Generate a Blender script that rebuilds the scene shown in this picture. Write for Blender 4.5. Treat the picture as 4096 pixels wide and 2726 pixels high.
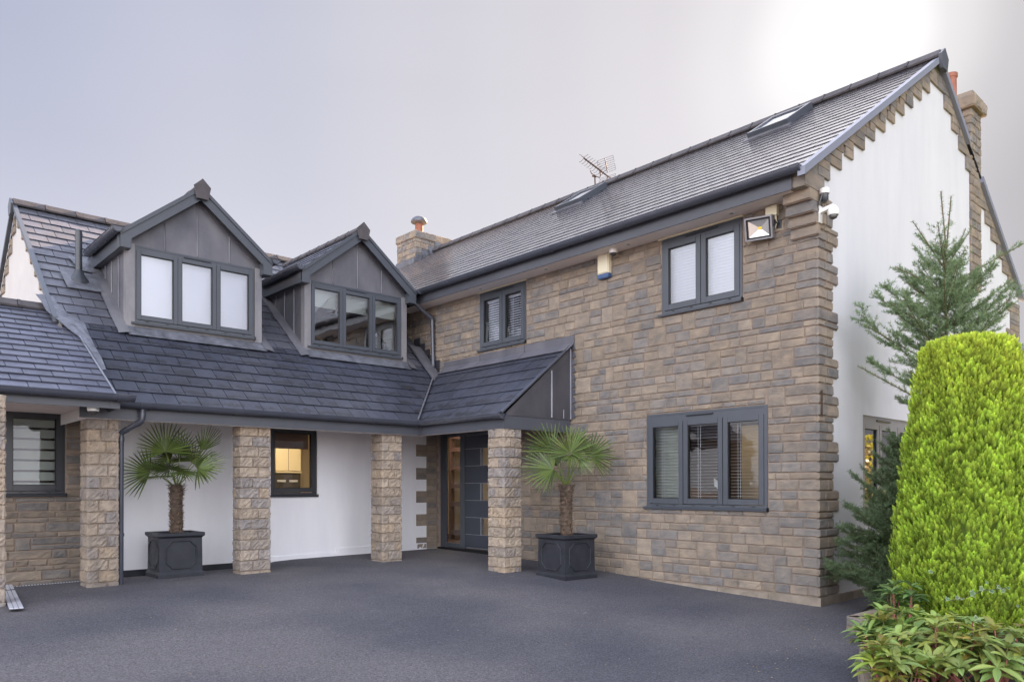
import bpy, math, random
import numpy as np
from mathutils import Vector, Matrix
for o in list(bpy.data.objects): bpy.data.objects.remove(o, do_unlink=True)
scene = bpy.context.scene
COL = scene.collection
R = random.Random(7)
sin, cos, pi, rad = math.sin, math.cos, math.pi, math.radians

# ------------------------------------------------------------------ camera
cam_d = bpy.data.cameras.new('camera')
cam = bpy.data.objects.new('camera', cam_d); COL.objects.link(cam)
YAW, PIT, ROL = 0.830668, 0.004589, -0.0019653
Fw = Vector((cos(YAW)*cos(PIT), sin(YAW)*cos(PIT), sin(PIT)))
Rt = Vector((sin(YAW), -cos(YAW), 0)); Up = Rt.cross(Fw)
R2 = Rt*cos(ROL)+Up*sin(ROL); U2 = -Rt*sin(ROL)+Up*cos(ROL)
CAM = Vector((-8.85, -11.85, 1.146))
mw = Matrix.Identity(4)
for i in range(3):
    mw[i][0] = R2[i]; mw[i][1] = U2[i]; mw[i][2] = -Fw[i]; mw[i][3] = CAM[i]
cam.matrix_world = mw
cam_d.sensor_width = 36; cam_d.lens = 3033.78/4096*36
cam_d.shift_y = (1932-1363)/4096
cam_d.clip_start = 0.05; cam_d.clip_end = 2000
scene.camera = cam

# ------------------------------------------------------------------ light
SKY_FILL = 2.55  # strength of the fill brightness added to the unseen sky
EXPO = 3.2; DIM = 2*2**-EXPO*1.27
SUN_AZ = math.atan2(1260, 3117); SUN_EL = rad(25.7)
sd = Vector((cos(SUN_AZ)*cos(SUN_EL), sin(SUN_AZ)*cos(SUN_EL), sin(SUN_EL)))
sl = bpy.data.lights.new('sun', 'SUN'); sun = bpy.data.objects.new('sun', sl); COL.objects.link(sun)
sl.energy = 5.0; sl.angle = rad(0.5); sl.color = (1.0, 0.70, 0.44)
sun.rotation_euler = sd.to_track_quat('Z', 'Y').to_euler(); sun.location = (20, 8, 20)

world = bpy.data.worlds.new('World'); scene.world = world; world.use_nodes = True
wt = world.node_tree; wn = wt.nodes; wl = wt.links; wn.clear()
wo = wn.new('ShaderNodeOutputWorld'); bg = wn.new('ShaderNodeBackground'); bg.inputs[1].default_value = 0.05
wl.new(bg.outputs[0], wo.inputs[0])
sky = wn.new('ShaderNodeTexSky'); sky.sky_type = 'NISHITA'; sky.sun_disc = False
sky.sun_elevation = SUN_EL; sky.sun_rotation = pi/2-SUN_AZ
sky.air_density = 1.0; sky.dust_density = 2.0; sky.ozone_density = 1.5; sky.altitude = 50
tc = wn.new('ShaderNodeTexCoord')
def wmath(op, a, b=None, clamp=False):
    n = wn.new('ShaderNodeMath'); n.operation = op; n.use_clamp = clamp
    for i, s in enumerate((a, b)):
        if s is None: continue
        if isinstance(s, (int, float)): n.inputs[i].default_value = s
        else: wl.new(s, n.inputs[i])
    return n.outputs[0]
vd = wn.new('ShaderNodeVectorMath'); vd.operation = 'DOT_PRODUCT'; wl.new(tc.outputs['Generated'], vd.inputs[0])
glow_dir = Vector((3102, 1274, 1790)).normalized(); vd.inputs[1].default_value = glow_dir
dt = vd.outputs['Value']
# thin high cloud veil: colour by angle from the sun (value = cos of the angle)
rp = wn.new('ShaderNodeValToRGB')
ang = wmath('DIVIDE', wmath('ARCCOSINE', wmath('MINIMUM', dt, .999999)), rad(120), True); wl.new(ang, rp.inputs[0])
cr = rp.color_ramp; cr.interpolation = 'EASE'
cr.elements[0].position = 0.0; cr.elements[0].color = (1.20, 1.18, 1.15, 1)
cr.elements[1].position = 1.0; cr.elements[1].color = (.93, .96, 1.05, 1)
for p, c in ((2.5, (1.10, 1.08, 1.07)), (4.6, (.90, .875, .87)), (8, (.70, .675, .69)), (13, (.595, .57, .60)), (20, (.535, .52, .565)), (28, (.485, .485, .55)), (40, (.37, .395, .51)), (55, (.225, .27, .425)), (75, (.42, .48, .66)), (95, (.76, .80, .91))):
    e = cr.elements.new(p/120); e.color = (*c, 1)
# brighter towards the horizon
sp = wn.new('ShaderNodeSeparateXYZ'); wl.new(tc.outputs['Generated'], sp.inputs[0])
hz = wmath('SUBTRACT', 1.0, wmath('ABSOLUTE', sp.outputs[2]), True)
hz = wmath('POWER', hz, 2.3)
hz = wmath('MULTIPLY', hz, 1.0)
mxh = wn.new('ShaderNodeMix'); mxh.data_type = 'RGBA'; wl.new(hz, mxh.inputs[0]); wl.new(rp.outputs[0], mxh.inputs[6]); mxh.inputs[7].default_value = (.88, .855, .90, 1)
# faint streaks in the veil
nz_ = wn.new('ShaderNodeTexNoise'); nz_.inputs['Scale'].default_value = 1.6; nz_.inputs['Detail'].default_value = 3
mpw = wn.new('ShaderNodeMapping'); mpw.inputs['Scale'].default_value = (1, 1, 3.2); mpw.inputs['Rotation'].default_value = (.5, .3, 0)
wl.new(tc.outputs['Generated'], mpw.inputs[0]); wl.new(mpw.outputs[0], nz_.inputs[0])
nf = wmath('ADD', wmath('MULTIPLY', nz_.outputs[0], .16), .92)
# added fill brightness overhead and in the unseen sky behind the photographer
def smooth(v, lo, hi):
    n = wn.new('ShaderNodeMapRange'); n.interpolation_type = 'SMOOTHSTEP'; wl.new(v, n.inputs[0]); n.inputs[1].default_value = lo; n.inputs[2].default_value = hi
    return n.outputs[0]
vb_ = wn.new('ShaderNodeVectorMath'); vb_.operation = 'DOT_PRODUCT'; wl.new(tc.outputs['Generated'], vb_.inputs[0]); vb_.inputs[1].default_value = (-.674, -.738, 0)
vs_ = wn.new('ShaderNodeVectorMath'); vs_.operation = 'DOT_PRODUCT'; wl.new(tc.outputs['Generated'], vs_.inputs[0]); vs_.inputs[1].default_value = (.80, .60, 0)
sunside = wmath('MULTIPLY', smooth(sp.outputs[2], .555, .66), smooth(vs_.outputs['Value'], -.05, .40))
sky_fill = wmath('MAXIMUM', wmath('MULTIPLY', smooth(sp.outputs[2], .56, .85), .50), wmath('MULTIPLY', smooth(vb_.outputs['Value'], .0, .62), wmath('SUBTRACT', 1.22, wmath('MULTIPLY', smooth(sp.outputs[2], .30, .75), .85))))
sky_fill = wmath('MAXIMUM', sky_fill, wmath('MULTIPLY', sunside, 1.15))
nf = wmath('MULTIPLY', nf, wmath('ADD', 1.0, wmath('MULTIPLY', sky_fill, SKY_FILL)))
vr_ = wn.new('ShaderNodeVectorMath'); vr_.operation = 'DOT_PRODUCT'; wl.new(tc.outputs['Generated'], vr_.inputs[0]); vr_.inputs[1].default_value = (.85, -.52, 0)
nf = wmath('MULTIPLY', nf, wmath('SUBTRACT', 1.0, wmath('MULTIPLY', smooth(vr_.outputs['Value'], .40, .95), .7)))  # out-of-view sky dimmed so less light reaches the gable wall
sc_ = wn.new('ShaderNodeVectorMath'); sc_.operation = 'SCALE'; wl.new(mxh.outputs[2], sc_.inputs[0]); wl.new(wmath('MULTIPLY', nf, 9.0*DIM), sc_.inputs['Scale'])
hs = wn.new('ShaderNodeHueSaturation'); hs.inputs['Saturation'].default_value = .6; wl.new(sky.outputs[0], hs.inputs['Color'])
s2 = wn.new('ShaderNodeVectorMath'); s2.operation = 'MINIMUM'; wl.new(hs.outputs[0], s2.inputs[0]); s2.inputs[1].default_value = (.7, .7, .7)
mxs = wn.new('ShaderNodeMix'); mxs.data_type = 'RGBA'; mxs.inputs[0].default_value = .10
wl.new(sc_.outputs[0], mxs.inputs[6]); wl.new(s2.outputs[0], mxs.inputs[7]); wl.new(mxs.outputs[2], bg.inputs[0])

scene.render.engine = 'CYCLES'
scene.view_settings.view_transform = 'Standard'; scene.view_settings.look = 'None'
scene.view_settings.exposure = EXPO+.12; scene.view_settings.gamma = 1.0
scene.cycles.max_bounces = 6; scene.cycles.transparent_max_bounces = 12
scene.render.resolution_x = 1024; scene.render.resolution_y = 681

# ------------------------------------------------------------------ materials
MATS = {}
def mat(name, base=(.5, .5, .5), rough=.6, spec=.5, metal=0, attr=0, var=None, bump=None, rvar=None, emit=None, sss=0, uvstain=False):
    """attr: 1 = multiply base by the per-piece colour; var=(scale, dark, light[,stretch]); bump=(scale, strength[,stretch])"""
    m = bpy.data.materials.new(name); m.use_nodes = True; MATS[name] = m
    nt = m.node_tree; N = nt.nodes; L = nt.links
    b = N['Principled BSDF']; b.inputs['Roughness'].default_value = rough; b.inputs['Metallic'].default_value = metal
    b.inputs['Specular IOR Level'].default_value = spec; b.inputs['Base Color'].default_value = (*base, 1)
    co = N.new('ShaderNodeTexCoord')
    def noise(scale, detail=4, stretch=None, rgh=.6):
        n = N.new('ShaderNodeTexNoise'); n.inputs['Scale'].default_value = scale; n.inputs['Detail'].default_value = detail; n.inputs['Roughness'].default_value = rgh
        if stretch:
            mp = N.new('ShaderNodeMapping'); mp.inputs['Scale'].default_value = stretch; L.new(co.outputs['Object'], mp.inputs[0]); L.new(mp.outputs[0], n.inputs[0])
        else: L.new(co.outputs['Object'], n.inputs[0])
        return n.outputs[0]
    def mul(a, bb):
        x = N.new('ShaderNodeMix'); x.data_type = 'RGBA'; x.blend_type = 'MULTIPLY'; x.inputs[0].default_value = 1
        for i, s in ((6, a), (7, bb)):
            if isinstance(s, tuple): x.inputs[i].default_value = (*s, 1)
            else: L.new(s, x.inputs[i])
        return x.outputs[2]
    cur = tuple(base)
    if attr:
        at = N.new('ShaderNodeAttribute'); at.attribute_name = 'Col'; cur = mul(tuple(base), at.outputs['Color'])
    if var:
        rr = N.new('ShaderNodeValToRGB'); L.new(noise(var[0], 5, var[3] if len(var) > 3 else None), rr.inputs[0])
        rr.color_ramp.elements[0].position = .3; rr.color_ramp.elements[1].position = .7
        d, l = var[1], var[2]
        rr.color_ramp.elements[0].color = (*(d if isinstance(d, tuple) else (d,)*3), 1); rr.color_ramp.elements[1].color = (*(l if isinstance(l, tuple) else (l,)*3), 1)
        cur = mul(cur, rr.outputs[0])
    if not isinstance(cur, tuple): L.new(cur, b.inputs['Base Color'])
    if bump:
        bp = N.new('ShaderNodeBump'); bp.inputs['Strength'].default_value = bump[1]; bp.inputs['Distance'].default_value = .02
        L.new(noise(bump[0], 5, bump[2] if len(bump) > 2 else None, .65), bp.inputs['Height']); L.new(bp.outputs[0], b.inputs['Normal'])
    if rvar:
        mr = N.new('ShaderNodeMapRange'); L.new(noise(rvar[0], 3), mr.inputs[0]); mr.inputs[1].default_value = .3; mr.inputs[2].default_value = .7
        mr.inputs[3].default_value = rvar[1]; mr.inputs[4].default_value = rvar[2]; L.new(mr.outputs[0], b.inputs['Roughness'])
    if emit:
        b.inputs['Emission Color'].default_value = (*emit[0], 1); b.inputs['Emission Strength'].default_value = emit[1]
    if sss:
        tr = N.new('ShaderNodeBsdfTranslucent'); mx = N.new('ShaderNodeMixShader'); mx.inputs[0].default_value = sss
        if isinstance(cur, tuple): tr.inputs[0].default_value = (*cur, 1)
        else: L.new(cur, tr.inputs[0])
        L.new(b.outputs[0], mx.inputs[1]); L.new(tr.outputs[0], mx.inputs[2]); L.new(mx.outputs[0], N['Material Output'].inputs[0])
    if uvstain:
        uv = N.new('ShaderNodeUVMap'); sx = N.new('ShaderNodeSeparateXYZ'); L.new(uv.outputs[0], sx.inputs[0])
        nn = noise(7, 3, None, .5)
        def M(op, a, c, d=None):
            k = N.new('ShaderNodeMath'); k.operation = op
            for i, s in enumerate((a, c, d)):
                if s is None: continue
                if isinstance(s, (int, float)): k.inputs[i].default_value = s
                else: L.new(s, k.inputs[i])
            return k.outputs[0]
        # wet patch on the lower part of each slate: |v-.25| < noise band
        dist = M('ABSOLUTE', M('SUBTRACT', sx.outputs[1], .26), 0)
        lim = M('MULTIPLY', M('SUBTRACT', nn, .40), 1.5)
        msk = M('MULTIPLY', M('SUBTRACT', lim, dist), 25.0); msk.node.use_clamp = True
        at2 = N.new('ShaderNodeAttribute'); at2.attribute_name = 'Wet'
        msk = M('MULTIPLY', msk, at2.outputs['Fac'])
        mx = N.new('ShaderNodeMix'); mx.data_type = 'RGBA'; L.new(msk, mx.inputs[0]); L.new(cur, mx.inputs[6]); mx.inputs[7].default_value = (.020, .021, .026, 1)
        L.new(mx.outputs[2], b.inputs['Base Color'])
    return m
STONE_C = [(.355, .292, .228), (.34, .280, .216), (.375, .312, .245), (.325, .270, .212), (.27, .248, .226), (.25, .232, .216), (.285, .258, .228), (.35, .292, .232), (.31, .264, .218), (.335, .28, .224), (.285, .255, .226)]
# a stone wall is buff with grey weathered faces
mat('stone', (1, 1, 1), .9, .25, attr=1, var=(4.5, (.66, .70, .78), (1.14, 1.1, 1.05), (1, 1, 1.8)), bump=(30, 1.0, (1, 1, 6)))
mat('stone_rock', (1, 1, 1), .9, .25, attr=1, var=(9, (.72, .72, .76), (1.15, 1.12, 1.08)), bump=(38, 1.0))
mat('render_wing_dim', (.56, .548, .535), .9, .3, var=(2, .9, 1.0), bump=(70, .2))  # beige wing render, darkened to offset the strong skylight on it
mat('mortar', (.29, .225, .18), .95, .2, var=(12, .85, 1.1), bump=(80, .4))
mat('mortar_pale', (.40, .32, .25), .95, .2, var=(12, .85, 1.1), bump=(80, .4))
mat('concrete', (.30, .255, .205), .9, .3, var=(6, .7, 1.15), bump=(60, .6))
mat('render_gable_dim', (.63, .635, .655), .85, .3, var=(2.2, (.90, .905, .92), (1.0, 1.0, 1.0), (1, 1, .22)), bump=(70, .22))  # copy of the white render, darkened because the gable catches more light
mat('render', (.84, .84, .86), .85, .3, var=(2.2, (.90, .905, .92), (1.0, 1.0, 1.0), (1, 1, .22)), bump=(70, .22))  # lightened copy, offsets the shade on the porch wall
mat('slate', (.060, .064, .080), .42, .55, attr=1, var=(3.5, .72, 1.25), bump=(28, .22), rvar=(5, .34, .55), uvstain=True)
mat('roof_tile', (.066, .066, .078), .20, 1.0, attr=1, var=(1.5, .9, 1.1), bump=(6, .03), uvstain=False)
mat('ridge_tile', (.085, .078, .082), .75, .3, attr=1, var=(6, .75, 1.2), bump=(40, .25))
mat('lead', (.125, .128, .142), .48, .5, metal=.25, attr=1, var=(2.2, (.70, .70, .74), (1.25, 1.2, 1.16), (1, 1, .5)), bump=(9, .18), rvar=(3, .38, .62))
mat('lead_bright', (.125, .130, .150), .5, .5, metal=.1, attr=1, var=(7, .55, 1.35), bump=(12, .35))
mat('upvc', (.064, .073, .088), .34, .5, var=(4, .92, 1.06))
mat('door_blue', (.040, .047, .064), .42, .5, var=(3, .92, 1.06))
mat('upvc_dark', (.040, .044, .052), .30, .5)
mat('verge', (.21, .225, .28), .4, .5)
mat('upvc_pale', (.25, .245, .25), .35, .5)
mat('gutter', (.062, .068, .088), .26, .6, var=(3, .9, 1.15))
mat('fascia', (.074, .080, .097), .38, .5, var=(2, .9, 1.08))
mat('soffit', (.80, .72, .68), .6, .4)
mat('black', (.008, .008, .009), .5, .4)
mat('white_plastic', (.78, .77, .74), .4, .5)
mat('cream_plastic', (.70, .64, .47), .45, .5)
mat('grey_metal', (.32, .33, .36), .35, .6, metal=.6, var=(20, .8, 1.1))
mat('bright_metal', (.72, .74, .82), .38, .6, metal=.3, var=(8, .85, 1.05))
mat('terracotta', (.27, .115, .08), .8, .3, var=(9, .8, 1.15), bump=(50, .2))
mat('blind', (.85, .84, .84), .5, .4)
mat('blind_white', (.80, .81, .88), .5, .4)
mat('asphalt', (.105, .105, .118), .85, .35)
mat('scuff', (.30, .31, .34), .9, .2, var=(30, .4, 1.1))
mat('planter', (.020, .022, .029), .52, .45, var=(5, .75, 1.35), bump=(30, .12), rvar=(7, .42, .66))
mat('soil', (.035, .026, .02), .95, .2, bump=(50, 1.0))
mat('palm_leaf', (.088, .128, .036), .42, .5, attr=1, sss=.15)
mat('palm_fibre', (.125, .092, .070), .9, .2, attr=1, var=(14, .55, 1.3), bump=(40, 1.0, (1, 1, 3)))
mat('spruce', (.175, .250, .120), .6, .35, attr=1, sss=.2)
mat('bark', (.15, .10, .06), .9, .2, attr=1, bump=(40, .6))
mat('gold', (.50, .68, .095), .6, .3, attr=1, sss=.35)
mat('leaf', (.28, .33, .10), .45, .45, attr=1, sss=.25)
mat('ivy', (.10, .15, .08), .4, .5, attr=1, sss=.15)
mat('stem', (.34, .12, .10), .55, .4, attr=1)
mat('room', (.68, .58, .42), .8, .3)
mat('room_dark', (.16, .11, .10), .8, .3)
mat('room_pale', (.62, .62, .60), .8, .3)
mat('wood', (.11, .060, .048), .5, .4, var=(8, .7, 1.2, (1, 1, 8)))
mat('cabinet', (.74, .64, .44), .4, .5)
mat('oven', (.05, .045, .045), .15, .7)
mat('curtain', (.66, .70, .62), .8, .3)
mat('lamp', (1, .8, .5), .5, .5, emit=((1, .80, .52), 1.6))
mat('lamp_cool', (1, .8, .5), .5, .5, emit=((1, .86, .66), .9))
mat('led', (.9, .6, .05), .5, .5)
mat('reflector', (.75, .74, .72), .22, .8, metal=.7)
mat('blue_plastic', (.05, .10, .22), .35, .5)
mat('rust', (.06, .032, .022), .8, .3)
def glass_mat(name, tint=(.9, .93, .95), ior=1.7, rmax=.0):
    m = bpy.data.materials.new(name); m.use_nodes = True; MATS[name] = m
    nt = m.node_tree; N = nt.nodes; L = nt.links; N.remove(N['Principled BSDF'])
    t = N.new('ShaderNodeBsdfTransparent'); t.inputs[0].default_value = (*tint, 1)
    g = N.new('ShaderNodeBsdfGlossy'); g.inputs['Roughness'].default_value = .015; g.inputs[0].default_value = (.95, .97, 1, 1)
    fr = N.new('ShaderNodeFresnel'); fr.inputs[0].default_value = ior
    # slight waviness of the float glass
    co = N.new('ShaderNodeTexCoord'); n = N.new('ShaderNodeTexNoise'); n.inputs['Scale'].default_value = 3; L.new(co.outputs['Object'], n.inputs[0])
    bp = N.new('ShaderNodeBump'); bp.inputs['Strength'].default_value = .10; bp.inputs['Distance'].default_value = .02; L.new(n.outputs[0], bp.inputs['Height']); L.new(bp.outputs[0], g.inputs['Normal'])
    ad = N.new('ShaderNodeMath'); ad.operation = 'ADD'; ad.use_clamp = True; L.new(fr.outputs[0], ad.inputs[0]); ad.inputs[1].default_value = rmax
    mx = N.new('ShaderNodeMixShader'); L.new(ad.outputs[0], mx.inputs[0]); L.new(t.outputs[0], mx.inputs[1]); L.new(g.outputs[0], mx.inputs[2])
    L.new(mx.outputs[0], N['Material Output'].inputs[0])
glass_mat('glass')
glass_mat('glass_sky', (.85, .88, .92), 1.7, .22)
# asphalt detail
def asphalt_nodes():
    m = MATS['asphalt']; nt = m.node_tree; N = nt.nodes; L = nt.links; b = N['Principled BSDF']
    co = N.new('ShaderNodeTexCoord')
    v = N.new('ShaderNodeTexVoronoi'); v.inputs['Scale'].default_value = 95; L.new(co.outputs['Object'], v.inputs[0])
    big = N.new('ShaderNodeTexNoise'); big.inputs['Scale'].default_value = .45; big.inputs['Detail'].default_value = 5; L.new(co.outputs['Object'], big.inputs[0])
    fine = N.new('ShaderNodeTexNoise'); fine.inputs['Scale'].default_value = 55; fine.inputs['Detail'].default_value = 4; fine.inputs['Roughness'].default_value = .75; L.new(co.outputs['Object'], fine.inputs[0])
    r1 = N.new('ShaderNodeValToRGB'); L.new(v.outputs['Color'], r1.inputs[0]); r1.color_ramp.elements[0].color = (.086, .084, .086, 1); r1.color_ramp.elements[1].color = (.285, .277, .277, 1)
    e = r1.color_ramp.elements.new(.93); e.color = (.17, .17, .185, 1)
    r2 = N.new('ShaderNodeValToRGB'); L.new(big.outputs[0], r2.inputs[0]); r2.color_ramp.elements[0].position = .38; r2.color_ramp.elements[1].position = .64
    r2.color_ramp.elements[0].color = (.66, .67, .74, 1); r2.color_ramp.elements[1].color = (1.14, 1.09, 1.05, 1)
    r3 = N.new('ShaderNodeValToRGB'); L.new(fine.outputs[0], r3.inputs[0]); r3.color_ramp.elements[0].position = .3; r3.color_ramp.elements[1].position = .75
    r3.color_ramp.elements[0].color = (.50, .50, .53, 1); r3.color_ramp.elements[1].color = (1.55, 1.52, 1.5, 1)
    def mul(a, c):
        x = N.new('ShaderNodeMix'); x.data_type = 'RGBA'; x.blend_type = 'MULTIPLY'; x.inputs[0].default_value = 1; L.new(a, x.inputs[6]); L.new(c, x.inputs[7]); return x.outputs[2]
    c = mul(mul(r1.outputs[0], r2.outputs[0]), r3.outputs[0]); L.new(c, b.inputs['Base Color'])
    bp = N.new('ShaderNodeBump'); bp.inputs['Strength'].default_value = .9; bp.inputs['Distance'].default_value = .012; L.new(fine.outputs[0], bp.inputs['Height'])
    b2 = N.new('ShaderNodeBump'); b2.inputs['Strength'].default_value = .7; b2.inputs['Distance'].default_value = .008; L.new(v.outputs['Distance'], b2.inputs['Height']); L.new(bp.outputs[0], b2.inputs['Normal'])
    L.new(b2.outputs[0], b.inputs['Normal'])
asphalt_nodes()
b_ = MATS['roof_tile'].node_tree.nodes['Principled BSDF']; b_.inputs['Coat Weight'].default_value = .8; b_.inputs['Coat Roughness'].default_value = .14; b_.inputs['Coat IOR'].default_value = 1.6

# ------------------------------------------------------------------ mesh builder
Z = Vector((0, 0, 1))
class Fr:
    """a wall frame: s along u, z up, d outwards along n"""
    def __init__(s, o, u, n, z=None): s.o = Vector(o); s.u = Vector(u).normalized(); s.n = Vector(n).normalized(); s.z = Vector(z).normalized() if z else Z
    def __call__(s, a, z, d=0): return s.o+s.u*a+s.z*z+s.n*d
FM = Fr((0, 0, 0), (0, -1, 0), (-1, 0, 0))      # main front wall: s = -y
FW = Fr((0, 0, 0), (1, 0, 0), (0, -1, 0))       # wing wall: s = x
FG = Fr((0, -7.6, 0), (1, 0, 0), (0, -1, 0))    # gable wall
WORLD = Fr((0, 0, 0), (1, 0, 0), (0, 1, 0))
class MB:
    def __init__(s): s.v = []; s.f = []; s.m = []; s.c = []; s.uv = {}; s.w = {}
    def face(s, pts, m=0, c=(1, 1, 1), uv=None, w=None):
        b = len(s.v); s.v += [tuple(p) for p in pts]; s.f.append(tuple(range(b, b+len(pts)))); s.m.append(m); s.c.append(c)
        if uv: s.uv[len(s.f)-1] = uv
        if w is not None: s.w[len(s.f)-1] = w
    def mesh(s, vs, fs, m=0, c=(1, 1, 1)):
        b = len(s.v); s.v += [tuple(p) for p in vs]
        for f in fs: s.f.append(tuple(i+b for i in f)); s.m.append(m); s.c.append(c)
    def hexa(s, p, m=0, c=(1, 1, 1)):   # p: 4 bottom (ccw from above) + 4 top
        s.mesh(p, [(3, 2, 1, 0), (4, 5, 6, 7), (0, 1, 5, 4), (1, 2, 6, 5), (2, 3, 7, 6), (3, 0, 4, 7)], m, c)
    def box(s, x0, x1, y0, y1, z0, z1, m=0, c=(1, 1, 1)):
        s.hexa([(x0, y0, z0), (x1, y0, z0), (x1, y1, z0), (x0, y1, z0), (x0, y0, z1), (x1, y0, z1), (x1, y1, z1), (x0, y1, z1)], m, c)
    def fbox(s, F, a0, a1, z0, z1, d0, d1, m=0, c=(1, 1, 1)):
        s.hexa([F(a0, z0, d1), F(a1, z0, d1), F(a1, z0, d0), F(a0, z0, d0), F(a0, z1, d1), F(a1, z1, d1), F(a1, z1, d0), F(a0, z1, d0)], m, c)
    def prism(s, poly, off, m=0, c=(1, 1, 1)):   # poly: list of 3D points, off: vector
        n = len(poly); a = [Vector(p) for p in poly]; b = [p+Vector(off) for p in a]
        s.mesh(a+b, [tuple(range(n-1, -1, -1)), tuple(range(n, 2*n))]+[(i, (i+1) % n, n+(i+1) % n, n+i) for i in range(n)], m, c)
    def tube(s, path, r, n=10, m=0, c=(1, 1, 1), cap=True, r1=None):
        P = [Vector(p) for p in path]; rings = []; k = len(P); prev = None
        for i, p in enumerate(P):
            t = (P[min(i+1, k-1)]-P[max(i-1, 0)]).normalized()
            a = Vector((0, 0, 1)) if abs(t.z) < .9 else Vector((1, 0, 0))
            if prev is not None: a = prev
            x = t.cross(a); 
            if x.length < 1e-4: x = t.cross(Vector((0, 1, 0)))
            x.normalize(); y = x.cross(t).normalized(); prev = y
            rr = r if r1 is None else r+(r1-r)*i/max(1, k-1)
            rings.append([p+x*(rr*cos(2*pi*j/n))+y*(rr*sin(2*pi*j/n)) for j in range(n)])
        vs = [q for g in rings for q in g]; fs = []
        for i in range(k-1):
            for j in range(n): fs.append((i*n+j, i*n+(j+1) % n, (i+1)*n+(j+1) % n, (i+1)*n+j))
        if cap: fs += [tuple(range(n-1, -1, -1)), tuple((k-1)*n+j for j in range(n))]
        s.mesh(vs, fs, m, c)
    def lathe(s, c0, prof, n=20, m=0, c=(1, 1, 1), ax=None):
        c0 = Vector(c0); ax = Vector(ax).normalized() if ax else Z
        x = ax.orthogonal().normalized(); y = ax.cross(x)
        vs = []; fs = []
        for r, z in prof:
            for j in range(n): vs.append(c0+ax*z+x*(r*cos(2*pi*j/n))+y*(r*sin(2*pi*j/n)))
        for i in range(len(prof)-1):
            for j in range(n): fs.append((i*n+j, i*n+(j+1) % n, (i+1)*n+(j+1) % n, (i+1)*n+j))
        fs += [tuple(range(n-1, -1, -1)), tuple((len(prof)-1)*n+j for j in range(n))]
        s.mesh(vs, fs, m, c)
    def build(s, name, mats, parent=None, smooth=None, local=False, label=None, structure=None):
        me = bpy.data.meshes.new(name)
        off = Vector((0, 0, 0))
        p = parent
        while p is not None and not local: off += p.location; p = p.parent
        V = [(a[0]-off.x, a[1]-off.y, a[2]-off.z) for a in s.v]
        me.from_pydata(V, [], s.f)
        for x in (mats if isinstance(mats, (list, tuple)) else [mats]): me.materials.append(MATS[x])
        me.polygons.foreach_set('material_index', s.m)
        if smooth is not None: me.polygons.foreach_set('use_smooth', [bool(smooth)]*len(s.f))
        at = me.color_attributes.new('Col', 'FLOAT_COLOR', 'CORNER'); arr = []
        for f, c in zip(s.f, s.c): arr += [c[0], c[1], c[2], 1.0]*len(f)
        at.data.foreach_set('color', arr)
        if s.uv:
            ul = me.uv_layers.new(name='UVMap'); ua = []
            for i, f in enumerate(s.f):
                u = s.uv.get(i)
                for k in range(len(f)): ua += list(u[k]) if u else [0.0, 2.0]
            ul.data.foreach_set('uv', ua)
            wa = me.color_attributes.new('Wet', 'FLOAT_COLOR', 'CORNER'); arr = []
            for i, f in enumerate(s.f): arr += [s.w.get(i, 0.0)]*(4*len(f))
            wa.data.foreach_set('color', arr)
        me.validate(); me.update()
        if smooth:
            try: me.set_sharp_from_angle(angle=rad(40))
            except Exception: pass
        o = bpy.data.objects.new(name, me); COL.objects.link(o)
        if parent is not None: o.parent = parent
        if label: o['label'] = label
        if structure: o['kind'] = structure
        return o
def thing(name, label, cat, loc=(0, 0, 0), group=None):
    o = bpy.data.objects.new(name, None); COL.objects.link(o); o.location = loc; o.empty_display_size = .2
    o['label'] = label; o['category'] = cat
    if group: o['group'] = group
    return o
def tag(o, label, cat, group=None):
    o['label'] = label; o['category'] = cat
    if group: o['group'] = group
    return o
def jit(c, a=.08):
    k = 1+R.uniform(-a, a); return (c[0]*k, c[1]*k, c[2]*k)

# ------------------------------------------------------------------ ground
def ip(x, xs, ys):
    return float(np.interp(x, xs, ys))
def gz(x, y):
    z = ip(y, [-40, -16, -12, -7.6, -7.0, -6.1, -5.1, -4.06, -2.8, 0, 3], [-.50, -.42, -.37, -.288, -.27, -.24, -.19, -.13, -.083, -.035, -.03])
    z -= .012*max(0, min(8, -x))*(1 if y > -6 else .6)*.5
    if y > -1.2: z -= .075*math.exp(-(y/.45)**2)*max(0, min(1, (-3.2-x)/.6))
    if x < -6.2: z += .0
    return z
g = MB()
xs = sorted(set([-400, -120, -50, -25, -15]+[round(-11+.35*i, 2) for i in range(56)]+[12, 25, 60, 150, 400]))
ys = sorted(set([-400, -120, -50, -30, -20]+[round(-15+.3*i, 2) for i in range(62)]+[8, 20, 60, 150, 400]))
vs = [(x, y, gz(x, y)) for y in ys for x in xs]; nx = len(xs)
g.mesh(vs, [(j*nx+i, j*nx+i+1, (j+1)*nx+i+1, (j+1)*nx+i) for j in range(len(ys)-1) for i in range(nx-1)])
drive = g.build('driveway', 'asphalt', smooth=True, structure='structure')

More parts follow.
